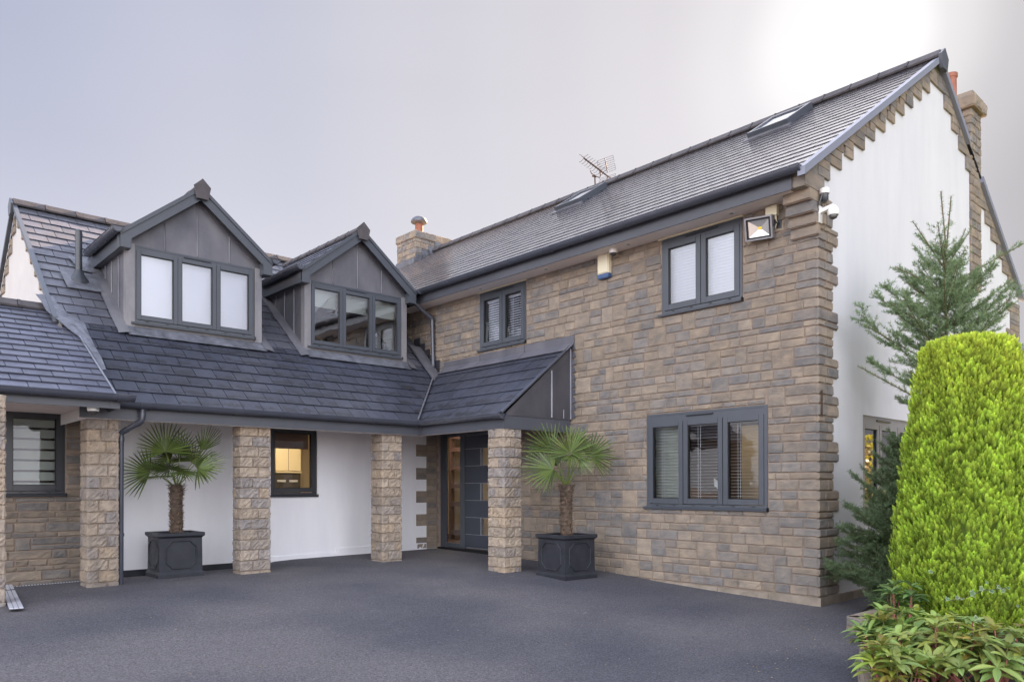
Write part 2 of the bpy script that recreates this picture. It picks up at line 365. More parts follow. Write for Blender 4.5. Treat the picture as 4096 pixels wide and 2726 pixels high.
# pale scuffs on the tarmac and a few fallen leaves
sc = MB()
for (x, y, L_, w_, a) in ((-4.15, -1.62, .34, .035, .05), (-3.85, -1.72, .22, .02, -.3), (-2.2, -1.50, .30, .05, .1), (-1.75, -3.72, .36, .03, -.15), (-1.55, -3.86, .22, .02, .3), (-.25, -8.1, .30, .02, -.5), (-.05, -8.0, .2, .015, -.3), (-6.2, -1.75, .12, .03, .2), (-2.6, -6.2, .16, .02, .4)):
    n_ = 9; V = []
    for i in range(n_+1):
        t_ = i/n_-.5; ww = w_*(1-4*t_*t_)*R.uniform(.35, 1)+.002
        cx, cy = x+cos(a)*L_*t_, y+sin(a)*L_*t_+R.uniform(-.006, .006)
        for sg in (-1, 1): V.append((cx-sin(a)*ww*sg/2, cy+cos(a)*ww*sg/2, gz(cx, cy)+.0045))
    sc.mesh(V, [(2*i, 2*i+1, 2*i+3, 2*i+2) for i in range(n_)])
sc.build('scuff_marks', 'scuff', structure='structure')
mat('grass', (.045, .075, .022), .9, .2, var=(9, .6, 1.3), bump=(60, 1.0))
gl = MB(); lx = [.4+1.2*i for i in range(24)]+[35, 50, 80, 150, 380, 390]; ly = [-8.3-1.2*i for i in range(18)]+[-50, -100, -200, -390]
gl.mesh([(x, y, gz(x, y)+.012) for y in ly for x in lx], [(j*30+i, (j+1)*30+i, (j+1)*30+i+1, j*30+i+1) for j in range(21) for i in range(29)])
gl.mesh([(x, y, gz(x, y)+.012) for y in (390, 60, 7, -8.3) for x in (9.0, 20, 40, 100, 390)], [(j*5+i, (j+1)*5+i, (j+1)*5+i+1, j*5+i+1) for j in range(3) for i in range(4)])
gl.build('added_lawn', 'grass', structure='structure')  # dark grass added to cut sunlit bounce from the ground onto the gable
fl = MB()
for i in range(150):
    if i < 90: x, y = R.uniform(-4.5, -.2), R.uniform(-9.6, -7.7)
    else: x, y = R.uniform(-7, 0), R.uniform(-9, -1.7)
    if i < 90 and y < -8.2-.35*(-x-1.0): y = -8.2-.35*(-x-1.0)+R.uniform(0, .3)
    z = gz(x, y)+.006; a = R.uniform(0, 6.28); k = R.uniform(.006, .016); dx, dy = cos(a)*k, sin(a)*k; c = R.choice([(1, .8, .4), (1.2, 1.1, .9), (.6, .45, .3), (.5, .55, .3)])
    fl.face([(x-dx, y-dy, z), (x+dy*.5, y-dx*.5, z+.004), (x+dx, y+dy, z), (x-dy*.5, y+dx*.5, z+.003)], 0, c)
mat('leaf_litter', (.40, .34, .24), .8, .2, attr=1)
o = fl.build('fallen_leaves', 'leaf_litter'); o['label'] = 'scattered tiny fallen leaves and grit on the dark driveway'; o['category'] = 'leaf litter'; o['kind'] = 'stuff'
# ------------------------------------------------------------------ stone work
def stone_block(mb, F, a0, a1, z0, z1, col, d=.018, rough=.004, ch=.010, step=.055, m=0):
    nxx = max(1, int(round((a1-a0-2*ch)/step))); nz = max(1, int(round((z1-z0-2*ch)/step)))
    A = [a0]+[a0+ch+(a1-a0-2*ch)*i/nxx for i in range(nxx+1)]+[a1]
    B = [z0]+[z0+ch+(z1-z0-2*ch)*i/nz for i in range(nz+1)]+[z1]
    vs = []; na, nb = len(A), len(B)
    for j, b in enumerate(B):
        for i, a in enumerate(A):
            edge = i in (0, na-1) or j in (0, nb-1)
            if edge: dd = d*.25; w = rough*.4
            else: dd = d+R.uniform(-rough, rough); w = rough*.5
            vs.append(F(a+R.uniform(-w, w)*.6, b+R.uniform(-w, w)*.6, dd))
    fs = [(j*na+i, j*na+i+1, (j+1)*na+i+1, (j+1)*na+i) for j in range(nb-1) for i in range(na-1)]
    # skirt back to the bed joint
    ring = [(i, 0) for i in range(na)]+[(na-1, j) for j in range(1, nb)]+[(i, nb-1) for i in range(na-2, -1, -1)]+[(0, j) for j in range(nb-2, 0, -1)]
    base = len(vs)
    for (i, j) in ring: vs.append(F(A[i], B[j], -.012))
    n = len(ring)
    for k in range(n):
        i, j = ring[k]; i2, j2 = ring[(k+1) % n]
        fs.append((base+k, base+(k+1) % n, j2*na+i2, j*na+i))
    mb.mesh(vs, fs, m, col)
def sub_rects(r, holes):
    out = [r]
    for (h0, h1, k0, k1) in holes:
        nw = []
        for (a0, a1, z0, z1) in out:
            if h1 <= a0 or h0 >= a1 or k1 <= z0 or k0 >= z1: nw.append((a0, a1, z0, z1)); continue
            if h0 > a0: nw.append((a0, h0, z0, z1))
            if h1 < a1: nw.append((h1, a1, z0, z1))
            b0, b1 = max(a0, h0), min(a1, h1)
            if k0 > z0: nw.append((b0, b1, z0, k0))
            if k1 < z1: nw.append((b0, b1, k1, z1))
        out = nw
    return out
def wall_sheet(mb, F, a0, a1, z0, z1, holes, m=0, d=0.0, reveal=.0, mr=None, c=(1, 1, 1)):
    A = sorted(set([a0, a1]+[x for h in holes for x in h[:2] if a0 < x < a1])); B = sorted(set([z0, z1]+[x for h in holes for x in h[2:] if z0 < x < z1]))
    for i in range(len(A)-1):
        for j in range(len(B)-1):
            ca, cb = (A[i]+A[i+1])/2, (B[j]+B[j+1])/2
            if any(h[0] < ca < h[1] and h[2] < cb < h[3] for h in holes): continue
            mb.face([F(A[i], B[j], d), F(A[i+1], B[j], d), F(A[i+1], B[j+1], d), F(A[i], B[j+1], d)], m, c)
    if reveal:
        for (h0, h1, k0, k1) in holes:
            q = [(h0, k0), (h1, k0), (h1, k1), (h0, k1)]
            for k in range(4):
                p, r = q[k], q[(k+1) % 4]
                mb.face([F(p[0], p[1], d), F(r[0], r[1], d), F(r[0], r[1], d-reveal), F(p[0], p[1], d-reveal)], m if mr is None else mr, c)
def courses(z0, z1, pat=(.115, .135, .085, .13, .11, .14, .10, .125, .075, .145), off=0):
    zs = [z0]; i = off
    while zs[-1] < z1-.001:
        h = pat[i % len(pat)]; i += 1
        if z1-(zs[-1]+h) < .06: h = z1-zs[-1]
        zs.append(min(z1, zs[-1]+h))
    return zs
def tone(a):
    c = R.choice(STONE_C); return jit(c, a)
def coursed(mb, F, a0, a1, zs, holes=(), wmin=.15, wmax=.33, jump=.10, d=.016, rough=.0055, lastcol=None, J=.006, bias=None, mossy=False):
    """random coursed blocks; lastcol: dict course->colour shared with the return face"""
    reserved = {}
    for k in range(len(zs)-1):
        z0, z1 = zs[k], zs[k+1]
        spans = sub_rects((a0, a1, 0, 1), [(p, q, -1, 2) for p, q in reserved.get(k, [])])
        for (p, q, _, _) in spans:
            a = p
            while a < q-.001:
                w = R.uniform(wmin, wmax)
                if q-(a+w) < wmin*.7: w = q-a
                if w > wmax*1.25: w = w/2
                end = abs(a+w-a1) < .02
                top = z1
                if k+2 < len(zs) and R.random() < jump and w < .34 and not end and a > a0+.3:
                    top = zs[k+2]; reserved.setdefault(k+1, []).append((a, a+w))
                col = tone(.10)
                if end and lastcol is not None: col = lastcol.setdefault(k, col)
                for (b0, b1, y0, y1) in sub_rects((a, a+w, z0, top), holes):
                    if b1-b0 > .035 and y1-y0 > .025:
                        stone_block(mb, F, b0+J, b1-(J if not end else -.012), y0+J, y1-J, col, d, rough)
                a += w

house = thing('house', 'two-storey stone and white rendered house with dark slate roofs, dormers and a pillared porch', 'house', (0, 0, 0))

# window and door openings: (s0, s1, z0, z1)
W_BR = (5.345, 6.61, 3.565, 4.655)     # first floor right
W_BL = (1.32, 2.53, 3.60, 4.655)       # first floor left
W_GF = (5.07, 6.955, .845, 2.18)       # ground floor
DOOR = (.075, 1.95, -.05, 2.16)
corner_cols = {}
zs_main = courses(-.182, 4.66)
w = MB()
holesM = [W_BR, W_BL, W_GF, DOOR]
coursed(w, FM, -1.75, 0.0, courses(3.2, 4.66), [], J=.007)
wall_sheet(w, FM, -1.75, 0.0, 3.2, 4.8, [], 1)
coursed(w, FM, 0.0, 7.6, zs_main, [(h[0]-.006, h[1]+.006, h[2]-.01, h[3]+.006) for h in holesM]+[(-.1, 3.58, 2.18, 3.36)], lastcol=corner_cols)
wall_sheet(w, FM, -.0, 7.6, -.5, 4.8, holesM, 1, 0.0, .10)
front_wall = w.build('front_wall', ['stone', 'mortar'], house)
w = MB()      # plinth
for i in range(7):
    a0 = 2.6+.73*i; a1 = a0+.724 if i < 6 else 7.655
    w.fbox(FM, a0, a1, -.6, -.186-(.006 if i % 2 else 0), -.0, .045, 0)
w.fbox(FG, -.038, 8.4, -.6, -.190, -.01, .042, 0)
w.build('plinth', 'concrete', house)
# wing wall: white render with stone quoins, stone part behind side extension
KIT = (-3.39, -2.565, 1.0, 2.14)
EXTW = (-7.07, -6.355, 1.045, 2.2)
w = MB()
wall_sheet(w, FW, -6.16, 0.0, -.4, 2.3, [(KIT[0], KIT[1], KIT[2], KIT[3])], 0, 0.012, .10)
w.fbox(FW, -3.40, -2.19, -.4, .01, .0, .028, 0); w.fbox(FW, -2.19, -.27, -.4, .085, .0, .028, 0)
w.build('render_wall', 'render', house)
w = MB(); w.fbox(FW, -6.1, -3.42, -.5, -.045, .0, .03); w.build('plinth', 'planter', house)
w = MB()
zs_q = courses(-.03, 2.2, (.11, .11), 0); cc = {}
for k in range(len(zs_q)-1):
    wide = (k//2) % 2 == 0
    L0 = -.50 if wide else -.26
    if wide:
        w.fbox(FW, L0, 0, zs_q[k], zs_q[k+1], .0, .016, 1)
        stone_block(w, FW, L0+.004, -.27, zs_q[k]+.005, zs_q[k+1]-.005, tone(.08), .030); stone_block(w, FW, -.26, -.03, zs_q[k]+.005, zs_q[k+1]-.005, tone(.08), .030)
    else:
        w.fbox(FW, L0, 0, zs_q[k], zs_q[k+1], .0, .016, 1)
        stone_block(w, FW, L0+.004, -.03, zs_q[k]+.005, zs_q[k+1]-.005, tone(.08), .030)
w.build('quoin_stones', ['stone', 'mortar'], house)
w = MB()
zs_e = courses(-.17, 2.35, (.07, .10, .07, .13, .065, .09, .12), 2)
coursed(w, FW, -8.2, -6.16, zs_e, [(EXTW[0]-.004, EXTW[1]+.004, EXTW[2]-.006, EXTW[3]+.01)], wmin=.16, wmax=.5, jump=.14, J=.007)
wall_sheet(w, FW, -8.2, -6.13, -.5, 2.5, [EXTW], 1, 0.0, .10)
w.build('side_wall', ['stone', 'mortar'], house)

# pillars
def pillar(x0, x1, y0, y1, ztop, zb, gauge=.1475, seed=0):
    mb = MB(); k = 0
    d = .022
    mb.box(x0+.002, x1-.002, y0+.002, y1-.002, zb-.25, ztop, 1)
    z = ztop-gauge*((ztop-zb)//gauge+1)
    faces = [(Fr((x0, y0, 0), (1, 0, 0), (0, -1, 0)), x1-x0), (Fr((x0, y1, 0), (0, -1, 0), (-1, 0, 0)), y1-y0),
             (Fr((x1, y0, 0), (0, 1, 0), (1, 0, 0)), y1-y0), (Fr((x1, y1, 0), (-1, 0, 0), (0, 1, 0)), x1-x0)]
    PC = [(.375, .312, .245), (.41, .34, .265), (.355, .30, .24), (.33, .288, .246), (.30, .272, .25), (.40, .322, .24), (.385, .328, .268)]
    while z < ztop-.01:
        zt = min(ztop, z+gauge)
        cA = jit(R.choice(PC), .08); cB = jit(R.choice(PC), .08)
        for q, (F, L) in enumerate(faces):
            cut = L*(.64 if (k+q) % 2 == 0 else .36)+R.uniform(-.02, .02)
            for (a0, a1, c) in ((-d, cut-.004, cA if (k+q) % 2 == 0 else cB), (cut+.004, L+d, cB if (k+q) % 2 == 0 else cA)):
                stone_block(mb, F, a0, a1, z+.004, zt-.004, jit(c, .05), d, .0085, .010, .030)
        z += gauge; k += 1
    return mb.build('pillar', ['stone_rock', 'mortar_pale'], house)
ZC = 2.02
pillar(-6.375, -6.055, -1.33, -1.03, ZC, gz(-6.2, -1.3))
pillar(-4.43, -4.03, -1.33, -1.08, ZC, gz(-4.2, -1.3))
pillar(-2.085, -1.75, -1.33, -1.02, ZC, gz(-1.9, -1.3))
pillar(-1.40, -1.09, -3.52, -3.20, ZC, gz(-1.3, -3.4))
pillar(-7.80, -7.40, -2.20, -1.80, 2.14, gz(-7.6, -2.2))

# ------------------------------------------------------------------ gable wall
EAVE_X, EAVE_Z, SL = -.45, 4.83, .667
APX = 4.0; APZ = EAVE_Z+SL*(APX-EAVE_X)     # 7.815
def roofz(x): return EAVE_Z+SL*(x-EAVE_X) if x < APX else APZ-SL*(x-APX)
GX1 = 8.40
GWIN = (1.285, 3.10, .78, 2.085)
gd = MB()
A = sorted([0, .6, GWIN[0], GWIN[1], APX, GX1]); 
def gface(mb, F, a0, a1, z0, top0, top1, m=0): mb.face([F(a0, z0, .0), F(a1, z0, .0), F(a1, top1, .0), F(a0, top0, .0)], m)
gface(gd, FG, 0, GWIN[0], -.5, roofz(0)-.03, roofz(GWIN[0])-.03); gface(gd, FG, GWIN[0], GWIN[1], GWIN[3], roofz(GWIN[0])-.03, roofz(GWIN[1])-.03)
gface(gd, FG, GWIN[0], GWIN[1], -.5, GWIN[2], GWIN[2]); gface(gd, FG, GWIN[1], APX, -.5, roofz(GWIN[1])-.03, APZ-.03); gface(gd, FG, APX, GX1, -.5, APZ-.03, roofz(GX1)-.03)
h0, h1, k0, k1 = GWIN
for p, q in (((h0, k0), (h1, k0)), ((h1, k0), (h1, k1)), ((h1, k1), (h0, k1)), ((h0, k1), (h0, k0))):
    gd.face([FG(*p, 0), FG(*q, 0), FG(*q, -.1), FG(*p, -.1)])
gd.build('gable_wall', 'render_gable_dim', house)
# quoins wrapping the front corner
gq = MB(); widths = [1, 1, 0, 0, 0, 1, 1, 0, 0, 1, 1, 0, 0, 0]
for k in range(len(zs_main)-1):
    wd = .515 if widths[k % len(widths)] else .375
    z0, z1 = zs_main[k], zs_main[k+1]
    gq.fbox(FG, 0, wd-.004, z0-.001, z1+.001, -.01, .010, 1)
    c0 = corner_cols.get(k, tone(.1)); cut = .21 if k % 2 else .15
    stone_block(gq, FG, -.014, cut-.004, z0+.006, z1-.006, c0, .030); stone_block(gq, FG, cut+.004, wd, z0+.006, z1-.006, tone(.1), .030)
# stepped stones under the verges (teeth)
zt = 4.66; k = 0
hz_ = [.115, .11]
z = 4.66
while z < APZ-.35:
    for hh in hz_:
        for side in (0, 1):
            base = z if hh == hz_[0] else z-hz_[0]
            xl = EAVE_X+(z+hh-EAVE_Z)/SL            # under the verge line
            xin = EAVE_X+(base+.02-EAVE_Z)/SL+.64    # inner tooth edge
            if z < 4.9: xl = max(xl, -.02) if z > 4.7 else 0.0
            x0, x1 = xl-.10, xin
            if z+hh > roofz(x0+.12): pass
            x0 = max(x0, -.02)
            if side == 1: x0, x1 = 2*APX-x1, 2*APX-x0
            if side == 1 and x1 > GX1: x1 = GX1
            x1 = min(x1, APX) if side == 0 else x1; x0 = max(x0, APX) if side == 1 else x0
            if x1-x0 < .06: continue
            n = 2 if (x1-x0) > .34 else 1
            gq.fbox(FG, x0+.03, x1-.004, z, z+hh, -.01, .010, 1) if False else None
            for q in range(n):
                a0 = x0+(x1-x0)*q/n+(R.uniform(-.06, .06) if q else 0); a1 = x0+(x1-x0)*(q+1)/n
                # clip block tops to the verge with a sloped polygon
                zb, ztp = z+.004, z+hh-.004
                pts = [(a0+.004, zb), (a1-.004, zb), (a1-.004, ztp), (a0+.004, ztp)]
                out = []
                def inside(p): return p[1] <= roofz(p[0])-.05
                for i in range(4):
                    p, r = pts[i], pts[(i+1) % 4]
                    if inside(p): out.append(p)
                    if inside(p) != inside(r):
                        lo, hi = 0., 1.
                        for _ in range(20):
                            t = (lo+hi)/2; s_ = (p[0]+(r[0]-p[0])*t, p[1]+(r[1]-p[1])*t)
                            if inside(s_) == inside(p): lo = t
                            else: hi = t
                        out.append(s_)
                if len(out) > 2: gq.prism([FG(a, b, -.008) for a, b in out][::-1], FG.n*(.036+R.uniform(0, .006)), 0, tone(.08))
        z += hh
# right-hand corner quoins of the gable
for k in range(len(zs_main)-1):
    wd = .80 if widths[(k+2) % len(widths)] else .55
    gq.fbox(FG, GX1-wd, GX1+.01, zs_main[k]+.005, zs_main[k+1]-.005, -.01, .026, 0, tone(.1))
# corbelled kneeler stones at the eaves corner
zc = [4.16, 4.285, 4.41, 4.54, 4.67, 4.855]
for i in range(5):
    xo = [.06, .11, .18, .25, .36][i]
    gq.box(-xo, .02, -7.64, -7.30+.0, zc[i]+.005, zc[i+1]-.005, 0, tone(.08))
    gq.box(-xo+.02, .02, -7.632, -7.31, zc[i]-.006, zc[i]+.006, 1)
gq.prism([(-.37, -7.625, 4.66), (.16, -7.625, 4.66), (.16, -7.625, roofz(.16)-.06), (-.37, -7.625, roofz(-.37)-.05)], (0, .12, 0), 0, tone(.05))
gq.build('quoin_stones', ['stone', 'mortar'], house)
# solid core so that no sky shows through behind the faces (back and far walls)
w = MB()
w.box(.02, GX1-.02, -2.9, 6.2, 2.35, 2.45); 
w.face([(GX1, -7.6, -.5), (GX1, 6.3, -.5), (GX1, 6.3, 4.8), (GX1, -7.6, 4.8)])
w.face([(0, 6.3, -.5), (0, 6.3, roofz(0)-.03), (APX, 6.3, APZ-.03), (GX1, 6.3, roofz(GX1)-.03), (GX1, 6.3, -.5)])
w.face([(0.03, 0, -.5), (0.03, 6.3, -.5), (0.03, 6.3, 4.8), (0.03, 0, 4.8)])
w.build('back_wall', 'render', house)

# ------------------------------------------------------------------ roofs
def clip_poly(poly, ca, cb, cc_):   # keep ca*u+cb*s <= cc
    out = []
    for i in range(len(poly)):
        p, q = poly[i], poly[(i+1) % len(poly)]
        fp = ca*p[0]+cb*p[1]-cc_; fq = ca*q[0]+cb*q[1]-cc_
        if fp <= 0: out.append(p)
        if fp*fq < 0:
            t = fp/(fp-fq); out.append((p[0]+(q[0]-p[0])*t, p[1]+(q[1]-p[1])*t))
    return out
def tiles(mb, F, region, gauge, width, holes=(), thick=.011, lift=.023, vary=.10, wet=0.0, off=.5, tint=(1, 1, 1), tilt=None):
    """F: frame with u along the eave, z up the slope, n the roof normal; region: convex polygon (u,s) ccw"""
    us = [p[0] for p in region]; ss = [p[1] for p in region]
    edges = []
    for i in range(len(region)):
        p, q = region[i], region[(i+1) % len(region)]
        ex, ey = q[0]-p[0], q[1]-p[1]; edges.append((ey, -ex, ey*p[0]-ex*p[1]))
    s = min(ss); k = 0
    while s < max(ss)-.02:
        u = min(us)-width*(off if k % 2 else 0)-.02
        while u < max(us):
            a0, a1 = u+.0045, u+width-.0045; b0, b1 = s, s+gauge
            dl = R.uniform(-.0014, .0014); l0 = lift+dl; l1 = (lift-thick-.004 if tilt is None else lift-tilt)+dl
            if any(h[0] < (a0+a1)/2 < h[1] and h[2] < (b0+b1)/2 < h[3] for h in holes): u += width; continue
            poly = [(a0, b0), (a1, b0), (a1, b1+.0), (a0, b1+.0)]
            for e in edges:
                poly = clip_poly(poly, *e)
                if len(poly) < 3: break
            if len(poly) >= 3:
                H = lambda p: l0+(l1-l0)*(p[1]-b0)/(b1-b0)
                n = len(poly); top = [F(p[0], p[1], H(p)) for p in poly]; bot = [F(p[0], p[1], H(p)-thick) for p in poly]
                kx = 1+R.uniform(-vary, vary); c = (kx*tint[0], kx*tint[1], kx*tint[2]*R.uniform(.97, 1.04))
                wv = 1.0 if (wet and R.random() < (wet(a0, b0) if callable(wet) else wet)) else 0.0
                mb.face(top, 0, c, [((p[0]-a0)/width, (p[1]-b0)/gauge) for p in poly], wv)
                b = len(mb.v); mb.v += [tuple(p) for p in top+bot]
                for i in range(n):
                    mb.f.append((b+(i+1) % n, b+i, b+n+i, b+n+(i+1) % n)); mb.m.append(0); mb.c.append(c)
            u += width
        s += gauge; k += 1
    # roofing felt sheet under the tiles
    mb.face([F(p[0], p[1], -.004) for p in region], 1)
def slope_frame(o, u, up_h, slope):
    v = Vector(up_h).normalized(); z = (v+Z*slope).normalized(); u = Vector(u).normalized()
    n = u.cross(z); n = n if n.z > 0 else -n
    return Fr(o, u, n, z), math.sqrt(1+slope*slope)
# main roof front slope, u = +y
YG, YF = -7.66, 6.40
F1, k1 = slope_frame((EAVE_X, YG, EAVE_Z), (0, 1, 0), (1, 0, 0), SL)
L1 = (APX-EAVE_X)*k1
SKY = [(-5.41-.375-YG, -5.41+.375-YG, 3.30*k1, 4.15*k1), (-.83-.375-YG, -.83+.375-YG, 3.30*k1, 4.15*k1)]
r = MB(); tiles(r, F1, [(0, 0), (YF-YG, 0), (YF-YG, L1), (0, L1)], .262, .31, SKY, thick=.013, lift=.024, vary=.05, tilt=.010)
roof = r.build('roof', ['roof_tile', 'black'], house, label='steep main roof of dark overlapping concrete tiles')
r = MB(); Fb, kb = slope_frame((2*APX-EAVE_X, YG, EAVE_Z), (0, 1, 0), (-1, 0, 0), SL)
tiles(r, Fb, [(0, 0), (YF-YG, 0), (YF-YG, L1), (0, L1)], .262, .62, thick=.020, lift=.040)
r.build('roof', ['roof_tile', 'black'], house)
def ridge(name, p0, p1, half, drop, n, parent, m='ridge_tile', th=.025, proud=.03):
    """angular ridge tiles from p0 to p1"""
    mb = MB(); p0 = Vector(p0); p1 = Vector(p1); d = (p1-p0).normalized(); sx = d.cross(Z).normalized(); L = (p1-p0).length
    for i in range(n):
        a = p0+d*(L*i/n+.004); b = p0+d*(L*(i+1)/n-.004); c = jit((1, 1, 1), .10)
        prof = [(-half, -drop), (-half*.35, 0.0), (half*.35, 0.0), (half, -drop), (half*.9, -drop-th), (half*.3, -th), (-half*.3, -th), (-half*.9, -drop-th)]
        mb.prism([a+sx*x+Z*z for x, z in prof], b-a, 0, c)
        if i: # raised joint collar
            mb.prism([a+sx*x*1.06+Z*(z+.006) for x, z in prof], d*.035-d*.0, 0, jit(c, .05))
    return mb.build(name, m, parent)
ridge('ridge_tiles', (APX, YG-.03, APZ+.10), (APX, YF, APZ+.10), .16, .12, 31, roof)
r = MB()     # pentagonal end cap of the main ridge
pent = [(-.155, -.10), (-.10, -.30), (.10, -.30), (.155, -.10), (.0, .03)]
r.prism([(APX+x, YG-.03, APZ+.09+z) for x, z in pent], (0, -.05, 0)); r.build('ridge_end_cap', 'fascia', roof)
# verge trims of the gable
r = MB()
for sgn in (1, -1):
    for x0, x1 in ((EAVE_X-.03, APX), ):
        a = Vector((x0, YG-.035, roofz(x0)-.07)); b = Vector((x1, YG-.035, roofz(x1)-.07))
        if sgn < 0:
            # right slope: verge broken by the chimney
            for (xa, xb) in ((APX, 5.32), (6.0, 2*APX-EAVE_X+.03)):
                a = Vector((xa, YG-.035, roofz(xa)-.07)); b = Vector((xb, YG-.035, roofz(xb)-.07))
                r.prism([a, b, b+Z*.10, a+Z*.10], (0, .09, 0))
            continue
        r.prism([a, b, b+Z*.10, a+Z*.10], (0, .09, 0))
r.build('verge_trim', 'verge', roof)
# skylights
def skylight(h):
    u0, u1, s0, s1 = h; mb = MB(); u0 += .01; u1 -= .01; e = .06
    for (a0, a1, b0, b1) in ((u0, u0+e, s0, s1), (u1-e, u1, s0, s1), (u0+e, u1-e, s0, s0+e*1.2), (u0+e, u1-e, s1-e*1.6, s1)):
        mb.hexa([F1(a0, b0, .0), F1(a1, b0, .0), F1(a1, b1, .0), F1(a0, b1, .0), F1(a0, b0, .125), F1(a1, b0, .125), F1(a1, b1, .125), F1(a0, b1, .125)])
    mb.hexa([F1(u0-.05, s0-.12, .012), F1(u1+.05, s0-.12, .012), F1(u1+.05, s0, .012), F1(u0-.05, s0, .012), F1(u0-.05, s0-.12, .034), F1(u1+.05, s0-.12, .034), F1(u1+.05, s0, .05), F1(u0-.05, s0, .05)], 1)
    fr = mb.build('skylight', ['upvc', 'lead'], house)
    p = MB(); p.face([F1(u0+e, s0+e, .105), F1(u1-e, s0+e, .105), F1(u1-e, s1-e, .105), F1(u0+e, s1-e, .105)]); p.build('pane', 'glass_sky', fr)
    p = MB(); p.face([F1(u0+e, s0+e, .03), F1(u1-e, s0+e, .03), F1(u1-e, s1-e, .03), F1(u0+e, s1-e, .03)]); p.build('blind', 'blind_white', fr)
for h in SKY: skylight(h)
# main eaves: soffit, fascia, gutter
XF = -.38
r = MB(); r.box(XF+.02, .02, YG+.22, .9, 4.66, 4.675)
soff = r.build('soffit', 'soffit', house)
for y in (-1.551, -3.193, -4.88, -6.565):
    q = MB(); q.lathe((-.19, y, 4.658), [(.001, -.004), (.046, -.004), (.05, 0), (.05, .004)], 16); q.lathe((-.19, y, 4.6565), [(.001, -.004), (.028, -.004), (.028, .0)], 12, 1)
    q.build('downlight', ['white_plastic', 'grey_metal'], soff)
r = MB(); r.box(XF, XF+.02, YG+.18, .9, 4.65, 4.86); 
for i in range(12): r.box(XF-.004, XF, -7.3+i*.62, -7.292+i*.62, 4.68, 4.69, 0)
r.build('fascia', 'fascia', house)
def gutter(p0, p1, out, rad_=.058, parent=None, brackets=.9, name='gutter', caps=(True, True), joint=None):
    """half-round gutter, open upwards; out = outward horizontal direction"""
    mb = MB(); p0 = Vector(p0); p1 = Vector(p1); d = (p1-p0); L = d.length; d.normalize(); o = Vector(out)
    def ring(p, r_): return [p+o*(r_*cos(t))-Z*(r_*sin(t)) for t in [pi*i/12 for i in range(13)]]
    def shell(a, b, ro, ri, m=0):
        A = ring(a, ro)+ring(a, ri)[::-1]; mb.prism(A, b-a, m)
    shell(p0, p1, rad_, rad_-.005)
    lip = [p0+o*rad_, p1+o*rad_]; mb.tube([lip[0], lip[1]], .007, 6)
    for c, p, s_ in ((caps[0], p0, 1), (caps[1], p1, -1)):
        if c: mb.prism(ring(p, rad_+.004), d*.012*s_)
    if brackets:
        n = int(L/brackets)
        for i in range(n+1):
            a = p0+d*(.12+(L-.24)*i/max(1, n)); shell(a-d*.012, a+d*.012, rad_+.006, rad_)
            mb.hexa([a-d*.012-o*rad_-Z*.01, a+d*.012-o*rad_-Z*.01, a+d*.012-o*(rad_+.012)-Z*.01, a-d*.012-o*(rad_+.012)-Z*.01,
                     a-d*.012-o*rad_+Z*.03, a+d*.012-o*rad_+Z*.03, a+d*.012-o*(rad_+.012)+Z*.03, a-d*.012-o*(rad_+.012)+Z*.03])
    for j in (joint or []):
        a = p0+d*j; shell(a-d*.06, a+d*.06, rad_+.008, rad_); shell(a-d*.07, a-d*.045, rad_+.012, rad_); shell(a+d*.045, a+d*.07, rad_+.012, rad_)
    return mb.build(name, 'gutter', parent or house, smooth=True)
gutter((XF-.078, YG+.02, 4.868), (XF-.078, .75, 4.868), (-1, 0, 0), .074, joint=[4.1], brackets=.82)

# left wing roof
WX0, WM, WY0, WZ0 = -6.43, .80, -1.5, 2.22
WRY = 3.05; WRZ = WZ0+WM*(WRY-WY0)
F2, k2 = slope_frame((0, WY0, WZ0), (1, 0, 0), (0, 1, 0), WM)
D1, D2 = (-5.56, -3.54), (-2.76, -.70)
dh = []
for d_ in (D1, D2): dh.append((d_[0]+.10, d_[1]-.10, (.12+1.5)*k2, (1.75+1.5)*k2))
def wetf(a, b): return .9 if b < 1.9*k2 and a > -6.2 and a < -3 else (.25 if b < 1.5 else .05)
r = MB()
regA = [(-6.19, 0), (-1.5, 0), (0, 1.5*k2), (0, 1.45*k2+.05), (-6.19, 1.45*k2+.05)]
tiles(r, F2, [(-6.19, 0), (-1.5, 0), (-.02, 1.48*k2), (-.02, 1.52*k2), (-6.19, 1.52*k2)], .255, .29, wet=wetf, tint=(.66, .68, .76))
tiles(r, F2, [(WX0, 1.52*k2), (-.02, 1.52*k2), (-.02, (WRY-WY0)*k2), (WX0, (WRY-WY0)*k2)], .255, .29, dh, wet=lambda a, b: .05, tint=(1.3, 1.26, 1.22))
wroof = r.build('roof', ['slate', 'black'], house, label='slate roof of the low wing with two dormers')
ridge('ridge_tiles', (WX0-.06, WRY, WRZ+.09), (0.9, WRY, WRZ+.09), .13, .10, 16, wroof)
r = MB()
pz = lambda y: WZ0+WM*(y-WY0)
r.prism([(WX0-.07, 0.02, pz(0.02)-.02), (WX0-.07, WRY, WRZ-.02), (WX0-.07, WRY, WRZ+.055), (WX0-.07, 0.02, pz(.02)+.055)], (.06, 0, 0))
r.prism([(WX0-.07, 2*WRY, pz(0)-.02), (WX0-.07, WRY, WRZ-.02), (WX0-.07, WRY, WRZ+.055), (WX0-.07, 2*WRY, pz(0)+.055)], (.06, 0, 0))
r.prism([(WX0-.10, WRY+x, WRZ+.08+z) for x, z in [(-.14, -.10), (-.09, -.26), (.09, -.26), (.14, -.10), (0, .02)]], (.035, 0, 0))
r.build('verge_trim', 'upvc', wroof)
r = MB(); # back slope
r.face([(WX0, WRY, WRZ), (.9, WRY, WRZ), (.9, 2*WRY+1.5, WZ0), (WX0, 2*WRY+1.5, WZ0)]); r.build('roof_back', 'slate', wroof)
